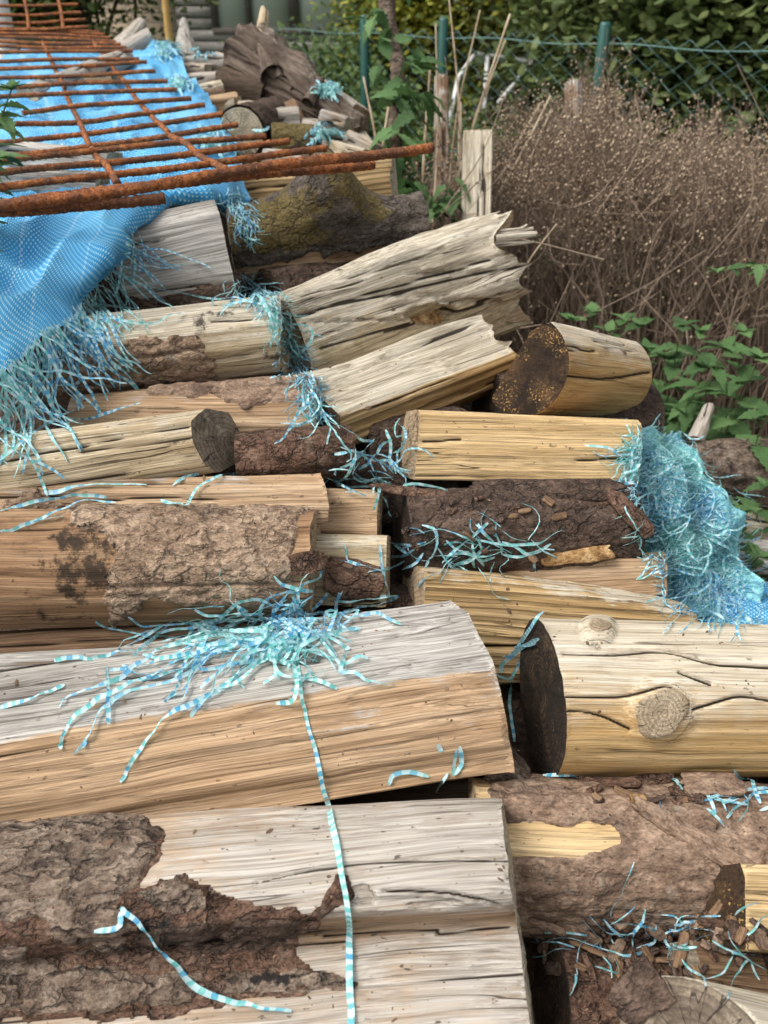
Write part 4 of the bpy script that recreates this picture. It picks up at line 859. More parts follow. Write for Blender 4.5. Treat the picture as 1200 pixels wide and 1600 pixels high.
strips(r7_, [[(850, 960), (825, 990), (800, 1020), (785, 1025)], [(850, 1000), (820, 1010), (790, 1030), (780, 1050)], [(815, 1020), (800, 1060), (797, 1110), (803, 1160)], [(775, 1050), (795, 1060), (812, 1035)], [(805, 1015), (840, 1005)]], wid=.0055, lift=.006, twist=.5)
r8_ = empty('strip_tangle', P(560, 890, 1.0), 'blue strips looped over the reddish bark curl', 'plastic strips')
strips(r8_, [[(525, 870), (550, 880), (575, 888), (602, 892)], [(540, 850), (545, 880), (556, 905)], [(595, 850), (600, 900), (606, 940)], [(525, 940), (570, 935), (620, 932)], [(522, 880), (525, 910)]], wid=.005, lift=.004)
r9_ = empty('strip_tangle', P(960, 1490, .75), 'faded strips strewn over the bark litter below the pinkish log', 'plastic strips')
strips(r9_, [[(830, 1470), (880, 1475), (940, 1490), (980, 1500), (1020, 1480)], [(910, 1430), (940, 1460), (980, 1462)], [(950, 1440), (990, 1415)], [(890, 1555), (900, 1525)], [(960, 1500), (965, 1520), (930, 1510)], [(1050, 1470), (1055, 1435), (1085, 1430), (1110, 1450), (1140, 1470)], [(1040, 1480), (1080, 1485)], [(1135, 1560), (1145, 1520), (1165, 1505), (1185, 1530)]] +
       [wander(SR.uniform(880, 1180), SR.uniform(1425, 1500), SR.uniform(0, 6.28), SR.uniform(40, 120), .4) for _ in range(30)], wid=.0026, lift=.004, hump=.006, twist=1.0)
ra_ = empty('strip_tangle', P(1150, 1260, .8), 'blue strip ends poking out under the knotty log', 'plastic strips')
strips(ra_, [[(848, 1213), (890, 1216), (920, 1214)], [(1028, 1245), (1032, 1285)], [(1130, 1255), (1170, 1240), (1200, 1235)]] + [wander(SR.uniform(1050, 1200), SR.uniform(1235, 1270), SR.uniform(0, 6.28), SR.uniform(40, 90), .5) for _ in range(14)], wid=.004, lift=.003, hump=.004)
# shredded heap at the right
rb_ = empty('shredded_tarp_heap', P(1060, 820, 1.25), 'heap of shredded aqua tarp fibres spilling down beside the cream log', 'shredded tarp')
def heap_path(n, spread, L):
    out = []
    for _ in range(n):
        t = SR.random(); cx_ = np.interp(t, [0, .3, .65, 1], [1000, 1045, 1080, 1120]); cy_ = np.interp(t, [0, .3, .65, 1], [690, 760, 840, 940])
        sp_ = spread * np.interp(t, [0, .3, .7, 1], [.5, 1, 1.1, .8])
        out.append(wander(SR.normal(cx_, sp_), SR.normal(cy_, sp_ * .7), SR.normal(1.0, 1.3), SR.uniform(*L), .5, 14))
    return out
# a lumpy base of matted cloth keeps the fibres off the ground
r3c = [[(988, 690, 1.42), (1005, 692, 1.40), (1022, 705, 1.46)], [(988, 740, 1.31), (1028, 745, 1.29), (1060, 765, 1.40)], [(990, 800, 1.27), (1050, 805, 1.24), (1095, 815, 1.34)], [(1015, 880, 1.24), (1075, 885, 1.21), (1125, 890, 1.29)], [(1045, 960, 1.22), (1100, 960, 1.21), (1150, 960, 1.26)]]
HB, huv = sheet(r3c, 60, 50, .045, seed=9)
add('matted_cloth', mesh_np('matted_cloth', HB.reshape(-1, 3) - np.array(rb_.location), grid_faces(60, 50), simple_mat('matted_aqua_fibres', [(.10, .40, .48), (.24, .58, .62), (.46, .76, .78)], 160, .7, 1, 5), True), rb_)
bvh_put(HB.reshape(-1, 3), grid_faces(60, 50)); BVH = BVHTree.FromPolygons([tuple(v) for v in np.vstack(BV)], [q for f in BF for q in f])
stuff_strips(rb_, heap_path(2100, 27, (20, 80)), wid=.0024, lift=.002, hump=.006, twist=1.3, step=8)
strips(rb_, heap_path(60, 30, (50, 120)), wid=.0042, lift=.010, hump=.016, twist=1.0)
# shredded netting between the logs, upper middle
rc_ = empty('shredded_netting', P(430, 500, 1.3), 'strip of shredded teal netting running down between the logs', 'shredded tarp')
def seam_path(ctrl, n, sp_, L):
    c = curve(np.array(ctrl, float), 60); out = []
    for _ in range(n):
        k = SR.integers(0, 60); out.append(wander(SR.normal(c[k, 0], sp_), SR.normal(c[k, 1], sp_), SR.normal(1.25, .55), SR.uniform(*L), .4, 12))
    return out
stuff_strips(rc_, seam_path([(370, 440), (415, 460), (445, 520), (470, 580), (495, 640)], 260, 9, (20, 60)), wid=.0026, lift=.003, hump=.004, twist=1.3, step=7)
strips(rc_, seam_path([(400, 450), (445, 520), (480, 600), (505, 640)], 24, 10, (40, 110)), wid=.0042, lift=.008, hump=.01)
stuff_strips(root_t, seam_path([(350, 300), (370, 325), (390, 345), (375, 360)], 110, 9, (14, 40)), wid=.003, lift=.003, hump=.004, twist=1.2, step=7)
# frayed fringe along the tarp's free edge
edge = np.concatenate([TB[-1, 18:], TB[::-1][1:34, -1]])
o0 = np.array(root_t.location); epx = np.stack(proj(edge), -1)
for k in range(240):
    t = SR.random() ** .9; i = int(t * (len(edge) - 8)) + 3
    if i > len(TB[-1, 18:]) - 6 and SR.random() < .72: continue
    ex, ey, ed = epx[i]
    low = 1 - t; L_ = SR.uniform(60, 190) * (.5 + .75 * low)
    a = SR.normal(.75 + .5 * low, .35)
    pth = [(ex - 6 * math.cos(a), ey - 6 * math.sin(a))]; x, y = pth[0]
    for s_ in range(max(3, int(L_ / 20))):
        x += 20 * math.cos(a); y += 20 * math.sin(a); a += SR.normal(.08 * low, .22); pth.append((x, y))
    V, fq, bu, sd = strip_geo(pth, wid=.0036, lift=.004, hump=.010, twist=.6, d0=ed - .006)
    add('strand', mesh_np('strand', V - o0, fq, M['strip'], True, {'bu': bu, 'rnd': np.full(len(V), (sd * 7.13) % 1)}), root_t)
strips(root_t, [[(200, 440), (300, 462), (350, 468), (410, 478)], [(150, 500), (230, 505), (290, 490)], [(190, 395), (260, 392), (330, 418)], [(100, 520), (180, 580), (215, 600), (170, 560)], [(60, 640), (130, 655), (190, 640), (220, 632)], [(110, 480), (160, 560), (130, 590), (90, 600)], [(0, 720), (40, 690), (80, 660), (120, 640)], [(30, 590), (70, 640), (100, 665)]], wid=.005, lift=.006, hump=.006)
# far blue scraps
for (cx_, cy_, sx_, sy_, n_, lab) in [(258, 72, 16, 16, 90, 'frayed blue scrap caught on the far crest of the pile'), (98, 56, 16, 6, 60, 'clump of blue threads sitting on the rusty mesh'), (320, 76, 10, 6, 40, 'small blue scrap behind the pointed wedge'),
                                    (512, 136, 18, 10, 70, 'blue threads over the torn pale log on the right slope'), (505, 205, 22, 8, 60, 'blue threads over the pale block on the right slope'), (275, 130, 16, 8, 50, 'blue shreds beside the pale log end'), (330, 222, 40, 16, 110, 'blue shreds spread between the far split logs')]:
    r_ = empty('tarp_shreds', P(cx_, cy_, hit(cx_, cy_)[0]), lab, 'shredded tarp')
    stuff_strips(r_, [wander(SR.normal(cx_, sx_ * .5), SR.normal(cy_, sy_ * .5), SR.normal(1.2, .6), SR.uniform(12, 30), .5, 6) for _ in range(n_)], wid=.008, lift=.008, hump=.012, twist=1.2, step=5)

# ---------------------------------------------------------------- bark curls, chips and litter
def chip(label, px, py, w, h, mat, ang=0, curl=.5, name='bark_flake', th=.004, seed=0, lift=.004, tilt=0.):
    """a curled flake with a ragged outline, thick, lying on whatever is there"""
    d, nn = hit(px, py); s = d / F; n = 26; m_ = 18
    u = np.linspace(-1, 1, n)[:, None]; v = np.linspace(-1, 1, m_)[None]
    ru = 1 + .22 * fbm(np.stack([np.arctan2(v + 0 * u, u + 0 * v) * 2.2 + seed, 0 * u * v + seed, 0 * u * v], -1), 3)
    kk = np.sqrt(np.maximum(u ** 2, v ** 2) / (u ** 2 + v ** 2 + 1e-9)); kk = .55 + .45 * kk
    x = u * w / 2 * s * ru * kk + 0 * v; y0 = v * h / 2 * s * ru * kk + 0 * u
    R_ = h / 2 * s / max(curl, .05); y = R_ * np.sin(y0 / R_); z = R_ * (np.cos(y0 / R_) - 1) + .004 * fbm(np.stack([x * 40 + seed, y * 40, x * 0], -1), 3)
    top = np.stack([x, y, z], -1); bot = top - np.array([0, 0, th])
    V = np.concatenate([top.reshape(-1, 3), bot.reshape(-1, 3)]); f = grid_faces(n, m_); k = n * m_
    rim = np.concatenate([np.arange(m_), np.arange(1, n) * m_ + m_ - 1, (n - 1) * m_ + np.arange(m_ - 2, -1, -1), np.arange(n - 2, -1, -1) * m_])
    fr = np.stack([rim[:-1], rim[:-1] + k, rim[1:] + k, rim[1:]], -1)
    me = mesh_np(name, V, np.concatenate([f, f[:, ::-1] + k, fr]), M[mat], True, {'stain': np.zeros(2 * k), 'moss': np.zeros(2 * k), 'w': np.zeros(2 * k)})
    vw = nrm(CAM - P(px, py, d)); N = nrm(nn * .7 + vw * .3 + tilt * UP)
    ca, sa = math.cos(ang), math.sin(ang); ex = RIGHT * ca - UP * sa; ex = nrm(ex - (ex @ N) * N); ey = np.cross(N, ex)
    p = P(px, py, d) + N * (lift + R_ * (1 - math.cos(min(1.4, h / 2 * s / R_))) * .55)
    o = add(name, me); o.matrix_world = Matrix(np.vstack([np.hstack([np.stack([ex, ey, N], 1), p[:, None]]), [0, 0, 0, 1]]).tolist())
    return tag(o, label, 'bark')
chip('reddish curl of bark pressed against the pale split piece', 556, 905, 90, 80, 'barkred', .1, .9, 'bark_curl', seed=3)
chip('small peeled bark roll at the end of the large bark log', 478, 880, 34, 76, 'barkred', 1.45, .9, 'bark_curl', seed=31)
chip('long dark bark slab laid over the soil-stained log', 850, 765, 230, 44, 'barkdark', .05, .7, 'bark_slab', seed=5)
chip('crumbling light-brown bark piece on the dark bark slab', 880, 757, 120, 26, 'rot', .1, .6, 'bark_flake', seed=8, lift=.012)
chip('brown bark strip hanging off the end of the soil-stained log', 985, 805, 95, 34, 'barkred', .95, .8, 'bark_curl', seed=9, lift=.008)
chip('yellowish rotten wood strip on the short tan log', 905, 868, 110, 28, 'rot', -.08, .7, 'bark_flake', seed=12, lift=.006)
chip('pinkish bark flake under the knotty log', 1112, 1232, 92, 44, 'barkpink', .1, .3, seed=14, lift=.008)
chip('twisted brown bark curl under the knotty log', 1018, 1222, 60, 46, 'barkred', -.5, 1.1, 'bark_curl', seed=17, lift=.006)
chip('narrow bark strip beside the twisted curl', 955, 1225, 90, 22, 'barkred', .35, .9, 'bark_curl', seed=18)
chip('tiny orange resin-coloured chip by the twisted curl', 995, 1249, 24, 17, 'rot', 0, .5, seed=20, lift=.003)
chip('long ridge of bark peeling from the pinkish log', 1085, 1310, 200, 34, 'barkpink', .62, .6, 'bark_slab', seed=23, lift=.002)
chip('deep pink bark flake in the litter under the pinkish log', 892, 1456, 96, 34, 'barkpink', .35, .6, seed=25)
chip('broad dark reddish bark slab in the litter', 1000, 1552, 90, 74, 'barkdark', -.6, .25, 'bark_slab', seed=27)
chip('upright brown bark flake over the gap by the small round log', 525, 752, 76, 26, 'barkred', .05, .5, seed=33)
chip('brown bark flake wedged by the tan split corner', 640, 770, 120, 18, 'barkred', .05, .5, seed=35)
chip('rotten crumbly wood filling the pocket of the bleached log', 668, 500, 70, 44, 'rot', -.35, .3, 'rotten_wood', seed=37, lift=.002)
LR = np.random.default_rng(21)
names_ = ['dark', 'reddish', 'tan', 'pinkish']
for k in range(70):
    x, y = LR.uniform(850, 1190), LR.uniform(1425, 1520)
    chip('small bark chip in the litter below the pinkish log', x, y, LR.uniform(16, 60), LR.uniform(8, 22), ['barkdark', 'barkred', 'dullbrown', 'barkpink', 'barkred'][k % 5], LR.uniform(-1.5, 1.5), .6, 'bark_chip', seed=50 + k, th=.002)['group'] = 'bark chips in the litter'
for k in range(16):
    x, y = LR.uniform(900, 1190), LR.uniform(1212, 1262)
    chip('small bark chip in the crevice under the knotty log', x, y, LR.uniform(12, 36), LR.uniform(8, 18), ['barkdark', 'barkred', 'dullbrown'][k % 3], LR.uniform(-1, 1), .6, 'bark_chip', seed=150 + k, th=.002)['group'] = 'bark chips under the knotty log'
for k in range(18):
    x, y = LR.uniform(600, 960), LR.uniform(765, 900)
    chip('small bark crumb on the soil-stained dark log', x, y, LR.uniform(9, 26), LR.uniform(6, 13), ['barkdark', 'barkred', 'dullbrown'][k % 3], LR.uniform(-1, 1), .6, 'bark_chip', seed=190 + k, th=.002)['group'] = 'bark crumbs on the dark log'

# splinters at the broken end of the bleached log
for k, (x, y, x2, y2, w_) in enumerate([(770, 372, 836, 366, 9), (765, 365, 832, 357, 6), (772, 382, 835, 378, 5), (775, 376, 822, 352, 4), (740, 492, 782, 484, 7), (700, 505, 770, 488, 8)]):
    log('', (x, y, 1.44), (x2, y2, 1.475), circ(w_, .9, n=10), circ(w_ * .45, .9, n=10), mat='pale', end='endpale', soft=.5, lump=2, ridge=.6, torn=(1, 5), cracks=0, root=[o for o in LOGS if o.get('label', '').startswith('bleached')][0], sp=2.4, ends='R')

# crumbs of bark and sawdust everywhere on the pile
CR = np.random.default_rng(77); A = Acc()
TETR = np.array([[1.3, 0, 0], [.5, .6, .1], [-.6, .55, 0], [-1.1, -.1, .1], [-.4, -.6, 0], [.6, -.5, .1], [.05, .05, .45]]); TF = np.array([[i, (i + 1) % 6, 6] for i in range(6)])
n_ok = 0
while n_ok < 520:
    x, y = CR.uniform(0, 1200), CR.uniform(480, 1600)
    if x > 1000 and y < 960: continue
    d, nn = hit(x, y)
    if d > D(y) * 1.5: continue
    if nn[2] < .55: continue
    if float(noise(np.array([x * .02, y * .03, 1.0]))) < .18: continue
    p = P(x, y, d); s_ = CR.lognormal(.45, .5) * d / F; e1 = nrm(np.cross(nn, CR.normal(size=3))); e2 = np.cross(nn, e1)
    A.put(p + (TETR * s_ * CR.uniform(.6, 1.5, (1, 3))) @ np.stack([e1, e2, nn]), TF, rnd=CR.random()); n_ok += 1
M['crumb'] = simple_mat('bark_crumbs', [(.04, .025, .018), (.14, .09, .06), (.3, .2, .13)], 60, .95, .4, var=[(.03, .02, .014), (.11, .07, .045), (.34, .24, .15)])
tag(add('bark_crumbs', A.mesh('bark_crumbs', M['crumb'], False)), 'scattered bark crumbs and sawdust over the logs', 'debris', kind='stuff')

# ---------------------------------------------------------------- rusty reinforcing mesh
rm = NT('pitted_rust'); c = rm.coord()
rc = rm.ramp(rm.noise(c, 130, 5, .7), [(.10, .032, .013), (.28, .092, .03), (.44, .18, .065)], .34, .68)
rc = rm.mix(rm.rng(rm.noise(c, 22, 4), .42, .6, 0, .75), rc, (.075, .038, .026))
rc = rm.mix(rm.rng(rm.noise(c, 420, 3, .6), .55, .68), rc, (.04, .015, .01)); rc = rm.mix(rm.math('MULTIPLY', rm.rng(rm.noise(c, 300, 3), .6, .7), .7), rc, (.42, .20, .075))
M['rust'] = rm.done(rc, rm.bump(rm.noise(c, 350, 4, .7), 1, .002), .9)
def rebar(p0, p1, r=.008, root=None, rib=.011):
    p0, p1 = np.asarray(p0), np.asarray(p1); L = np.linalg.norm(p1 - p0); n = int(L / .0026); sides = 12
    s = np.linspace(0, 1, n); sag = np.array([0, 0, -1.0]) * (.006 * math.sin(L * 50))
    pts = p0 + (p1 - p0) * s[:, None] + sag * (4 * s * (1 - s))[:, None] + np.stack([0 * s, .004 * noise(np.stack([s * 3, s * 0 + L * 77, s * 0], -1)), .005 * noise(np.stack([s * 3, s * 0 + L * 91, s * 0 + 3], -1))], -1)
    V, fq = tube(pts, r, sides)
    th = np.tile(np.arange(sides) / sides * 2 * np.pi, n); xx = np.repeat(s * L, sides)
    ribh = .13 * np.clip(np.sin(2 * np.pi * xx / rib + th * 1.0), 0, 1) ** 1.5 + .1 * (np.abs(np.cos(th)) > .97)
    q = V[:n * sides]; ctr = np.repeat(pts, sides, 0)
    k = 1 + ribh + .12 * noise(q * 300) + .08 * noise(q * 120)
    V[:n * sides] = ctr + (q - ctr) * k[:, None]
    o0 = np.array(root.location); add('bar', mesh_np('bar', V - o0, fq, M['rust']), root)
rr = empty('reinforcing_mesh', P(150, 200, 1.6), 'rusty steel reinforcing mesh lying over the tarp', 'rebar mesh')
bars = [((-260, 348), (676, 225)), ((-260, 331), (510, 232)), ((-260, 303), (452, 222)), ((-260, 289), (415, 210)), ((-200, 262), (372, 198)), ((-200, 246), (348, 179)), ((8, 194), (320, 167)), ((34, 174), (298, 151)), ((-150, 160), (277, 139)), ((-150, 140), (262, 125)), ((-150, 122), (243, 113)),
        ((-150, 106), (230, 99)), ((-150, 92), (217, 91)), ((-150, 80), (207, 81)), ((-150, 72), (197, 75)), ((-150, 65), (188, 69)), ((-150, 60), (180, 63)), ((-150, 55), (172, 58)), ((-150, 51), (164, 53)), ((-150, 47), (156, 49))]
for k, (a_, b_) in enumerate(bars):
    dr_ = 1.24 + .098 * k; dl_ = dr_ - .27 * max(0, 1 - k / 14)
    rebar(P(*a_, dl_), P(*b_, dr_), .0052 if k else .007, rr)
lng = [(P(66, 62, 2.72), P(100, 135, 2.10), P(140, 222, 1.52), P(182, 278, 1.16)), (P(146, 62, 2.74), P(200, 133, 2.12), P(262, 200, 1.60), P(352, 250, 1.19))]
for ch in lng:
    for a_, b_ in zip(ch[:-1], ch[1:]): rebar(a_ + (a_ - b_) * .01 - np.array([0, 0, .011]), b_ - np.array([0, 0, .010]), .005, rr)
r2r = empty('reinforcing_bar', P(100, 320, 1.1), 'pair of thick rusty bars along the near edge of the mesh', 'rebar')
rebar(P(-260, 362, 1.0), P(584, 254, 1.245), .0068, r2r); rebar(P(-260, 342, 1.02), P(257, 306, 1.13), .0072, r2r)
rs = empty('reinforcing_mesh', P(60, 30, 3.0), 'rusty mesh panel bent upright at the far end', 'rebar mesh')
for k, (yl, xr, yr) in enumerate([(40, 140, 44), (28, 134, 33), (14, 128, 22), (2, 122, 8), (-12, 116, -6), (-28, 110, -22)]):
    rebar(P(-150, yl + 4, 2.95 + .05 * k), P(xr, yr, 3.0 + .05 * k), .0054, rs)
rebar(P(46, 46, 2.98), P(34, -30, 3.3), .0054, rs); rebar(P(100, 46, 2.98), P(86, -30, 3.3), .0054, rs)
# ---------------------------------------------------------------- plants
def leaf_mat(name, cols, trans=.25, rough=.55):
    m = NT(name); c = m.coord(); oi = m.n('ShaderNodeObjectInfo')
    col = m.ramp(m.math('ADD', m.math('MULTIPLY', m.noise(c, 60, 3), .6), m.math('MULTIPLY', oi.outputs['Random'], .4)), cols, .25, .75)
    m.done(col, m.bump(m.noise(c, 260, 2), .6, .002), rough); m.b.inputs['Specular IOR Level'].default_value = .3
    tr = m.n('ShaderNodeBsdfTranslucent'); mx = m.n('ShaderNodeMixShader'); mx.inputs[0].default_value = trans
    m.L(col, tr.inputs[0]); m.L(m.b.outputs[0], mx.inputs[1]); m.L(tr.outputs[0], mx.inputs[2]); m.L(mx.outputs[0], m.o.inputs[0])
    return m.m
M['nettle'] = leaf_mat('nettle_leaf', [(.045, .095, .03), (.09, .18, .06), (.15, .26, .095)])
M['stem'] = simple_mat('green_stem', [(.06, .09, .03), (.13, .15, .06)], 40)
def leaf_mesh(name, n=11, wid=.32, serr=.2, fold=.25, droop=.25, mat=None):
    t = np.linspace(0, 1, n); prof = wid * np.sin(np.pi * t ** .75) ** .85 * (1 - .25 * t); prof[0] = .01; prof[-1] = 0.002
    ser = np.where(np.arange(n) % 2 == 1, 1 + serr, 1 - serr); hw = prof * ser
    cen = np.stack([t, 0 * t, -droop * t ** 2], -1)
    l = cen + np.stack([0 * t - .04 * (np.arange(n) % 2), hw, fold * hw], -1); r = cen + np.stack([0 * t - .04 * (np.arange(n) % 2), -hw, fold * hw], -1)
    lm = cen + np.stack([0 * t, hw * .5, fold * hw * .8 + .012], -1); rm_ = cen + np.stack([0 * t, -hw * .5, fold * hw * .8 + .012], -1)
    V = np.stack([l, lm, cen, rm_, r], 1).reshape(-1, 3)
    return mesh_np(name, V, grid_faces(n, 5), mat or M['nettle'])
LM = [leaf_mesh('leaf', droop=.25), leaf_mesh('leaf', wid=.27, droop=.5, fold=.35), leaf_mesh('leaf', wid=.36, droop=.12, fold=.15)]
VR = np.random.default_rng(17)
def put_leaf(root, base, direc, size, roll=0., me=None):
    x = nrm(np.asarray(direc, float)); up = np.array([0, 0, 1.0]); y = np.cross(up, x)
    y = nrm(y) if np.linalg.norm(y) > .05 else np.array([0, 1.0, 0]); z = np.cross(x, y)
    cr, sr = math.cos(roll), math.sin(roll); y, z = cr * y + sr * z, cr * z - sr * y
    o = bpy.data.objects.new('leaf', me or LM[VR.integers(0, 3)]); link(o); o.parent = root
    Mx = np.eye(4); Mx[:3, 0] = x * size; Mx[:3, 1] = y * size; Mx[:3, 2] = z * size; Mx[:3, 3] = np.asarray(base) - np.array(root.location)
    o.matrix_basis = Matrix(Mx.tolist()); return o
def nettle(label, pts, ls=.06, nodes=7, t0=.25, rad=.0022, per=2, group=None, droop=-.25):
    pts = np.asarray(pts); c = curve(pts, 24); root = empty('nettle_plant', c[0], label, 'plant', group)
    V, fq = tube(c - c[0], np.linspace(rad, rad * .5, 24), 6); add('stem', mesh_np('stem', V, fq, M['stem']), root)
    a = VR.uniform(0, 3)
    for k in range(nodes):
        t = t0 + (1 - t0) * k / max(1, nodes - 1); p = c[min(23, int(t * 23))]; sz = ls * (1.15 - .65 * t) * VR.uniform(.85, 1.15)
        for j in range(per):
            b = a + j * 2 * np.pi / per + VR.normal(0, .2); put_leaf(root, p, (math.cos(b), math.sin(b), droop + .55 * t + VR.normal(0, .12)), sz, VR.normal(0, .25))
        a += 1.57
    for j in range(3): put_leaf(root, c[-1], (math.cos(j * 2.1 + a), math.sin(j * 2.1 + a), .8), ls * .35)
    return root
def gpt(px, py, d):            # ground point below a pixel+depth point
    p = P(px, py, d); return np.array([p[0], p[1], float(ground_z(np.array([p[0]]), np.array([p[1]]))[0])])
NG = 'nettles at the right of the pile'
for k, (x, y, d, dx, h_, nn_, ls) in enumerate([(925, 490, 1.9, 10, .3, 6, .085), (975, 500, 2.0, -8, .3, 6, .08), (1065, 510, 1.85, 6, .3, 7, .095), (1130, 545, 1.75, -12, .3, 7, .10), (1010, 545, 1.95, 0, .3, 6, .08), (1185, 560, 1.6, 14, .3, 7, .09), (1150, 800, 1.5, 10, .2, 6, .075), (1185, 870, 1.4, -10, .2, 6, .085), (1120, 770, 1.6, 5, .2, 5, .065), (1195, 760, 1.55, 5, .2, 6, .07), (1095, 520, 2.1, 0, .3, 6, .085), (1160, 520, 2.15, 5, .3, 6, .09), (895, 500, 2.1, 3, .3, 6, .075), (1180, 940, 1.28, 4, .1, 5, .07), (950, 520, 2.0, 5, .3, 6, .10), (1040, 560, 1.9, -5, .3, 6, .10), (1100, 575, 1.8, 8, .3, 7, .11), (1155, 600, 1.7, 4, .3, 6, .10), (1000, 510, 2.15, 4, .3, 6, .10), (1060, 640, 1.85, 3, .2, 5, .08), (1140, 690, 1.75, 3, .2, 5, .08), (1195, 650, 1.6, 3, .2, 6, .09)]):
    top = P(x, y, d); base = gpt(x + dx * 2, y + 150, d + .02); base[1] = top[1] + .03; base[2] = min(float(ground_z(np.array([base[0]]), np.array([base[1]]))[0]), top[2] - .08)
    mid_ = (top + base) / 2 + np.array([VR.normal(0, .03), VR.normal(0, .03), 0])
    nettle('nettle plant with drooping leaves low beside the shredded heap and grey driftwood' if d < 1.62 else 'green nettle plant with serrated leaves growing behind the half-round log and before the dry weeds', [base, mid_, top], ls * 1.2, nn_ + 3, .25, group=NG + (' by the heap' if d < 1.62 else ''))
# arching nettle top entering at the right edge
nettle('arching nettle top drooping in front of the dry weeds', [P(1320, 560, 1.5), P(1260, 440, 1.52), P(1190, 415, 1.54), P(1120, 425, 1.56)], .055, 9, .3, per=2, droop=-.5)
nettle('small nettle sprig poking up through the mesh at the left', [P(-70, 330, 1.28), P(-20, 240, 1.3), P(18, 140, 1.34)], .075, 8, .3, per=3, droop=-.3)
nettle('dark narrow leaves at the left end of the grey plank', [P(-90, 420, 1.12), P(-50, 300, 1.16), P(2, 250, 1.2)], .07, 6, .3, per=3, droop=-.1)
nettle('pointed green leaf tip over the tarp at the left', [P(-110, 520, .98), P(-70, 440, 1.0), P(-28, 405, 1.04)], .06, 5, .3, per=2, droop=-.2)
# low ground cover on the right
A = Acc()
for k in range(1500):
    x, y = VR.uniform(.35, 1.5), VR.uniform(1.15, 2.3)
    if x < edgeX(y) + .12: continue
    z = float(ground_z(np.array([x]), np.array([y]))[0]) + VR.uniform(.01, .12)
    b = VR.uniform(0, 6.28); s_ = VR.uniform(.018, .05); ex = np.array([math.cos(b), math.sin(b), VR.uniform(-.5, .3)]); ey = np.array([-math.sin(b), math.cos(b), VR.uniform(-.3, .3)]); p = np.array([x, y, z])
    V = np.array([p, p + s_ * (.5 * ex + .32 * ey), p + s_ * ex, p + s_ * (.5 * ex - .32 * ey)]) + np.array([[0, 0, 0], [0, 0, .004], [0, 0, -.006], [0, 0, .004]])
    A.put(V, np.array([[0, 1, 2], [0, 2, 3]]), rnd=VR.random())
M['cover'] = simple_mat('ground_cover_leaf', [(.03, .06, .02), (.08, .14, .045)], 30, .6, .2, trans=.2, var=[(.03, .06, .018), (.07, .13, .04), (.10, .15, .05)])
tag(add('ground_cover', A.mesh('ground_cover', M['cover'], False)), 'low green ground cover of small leaves beside the pile', 'ground cover', kind='stuff')

# vine-covered sapling
vt = curve([P(632, 470, 2.05), P(622, 320, 2.08), P(618, 200, 2.1), P(622, 110, 2.12), P(606, 20, 2.16), P(606, -120, 2.25), P(615, -400, 2.5)], 70)
vr = empty('sapling', vt[0], 'thin rough-barked sapling trunk hung with green climbing leaves', 'tree')
V, fq = tube(vt - vt[0], np.linspace(.013, .024, 70) * (1 + .18 * noise(vt * 30)), 12)
nn_ = noise(V * 90)[:, None]; V = V + .004 * nn_ * nrm(V - np.repeat(np.vstack([vt - vt[0]]), 12, 0)[:len(V)] if False else np.ones_like(V))
add('trunk', mesh_np('trunk', V, fq, M['barkgrey'], True, {'stain': np.zeros(len(V)), 'moss': np.full(len(V), .6)}), vr)
for (cx_, cy_, n_, s_) in [(585, 12, 4, .075), (610, 60, 4, .06), (600, 120, 4, .055), (645, 95, 5, .07), (620, 150, 6, .075), (655, 160, 4, .075), (625, 205, 6, .075), (610, 250, 4, .07), (640, 290, 6, .07), (665, 310, 5, .075), (690, 320, 5, .075), (700, 295, 4, .06), (640, 340, 5, .07), (635, -60, 6, .075), (590, -120, 6, .08), (620, -190, 6, .08)]:
    for j in range(int(n_ * 1.7)):
        b = VR.uniform(0, 6.28); put_leaf(vr, P(cx_ + VR.normal(0, 8), cy_ + VR.normal(0, 10), 2.08 + VR.normal(0, .04)), (math.cos(b), math.sin(b) * .6 - .2, VR.normal(-.45, .35)), s_ * VR.uniform(.75, 1.15), VR.normal(0, .4))

# dry weeds
M['dry'] = simple_mat('dry_stem', [(.10, .068, .048), (.20, .145, .105), (.32, .245, .18)], 14, .9, .2, var=[(.08, .054, .038), (.18, .128, .092), (.32, .24, .175)])
M['pod'] = simple_mat('dry_seed_head', [(.18, .125, .085), (.30, .22, .15), (.44, .35, .25)], 60, .9, .3, var=[(.13, .09, .06), (.32, .235, .16), (.54, .43, .30)])
A = Acc(); B_ = Acc(); WR = np.random.default_rng(9)
OCT = np.array([[1, 0, 0], [-1, 0, 0], [0, 1, 0], [0, -1, 0], [0, 0, 1.3], [0, 0, -1.3]], float); OF = np.array([[0, 2, 4], [2, 1, 4], [1, 3, 4], [3, 0, 4], [2, 0, 5], [1, 2, 5], [3, 1, 5], [0, 3, 5]])
def thin(pts, r, acc, rnd):
    V, fq = tube(pts, r, 3, cap=False); acc.put(V, fq, rnd=rnd)
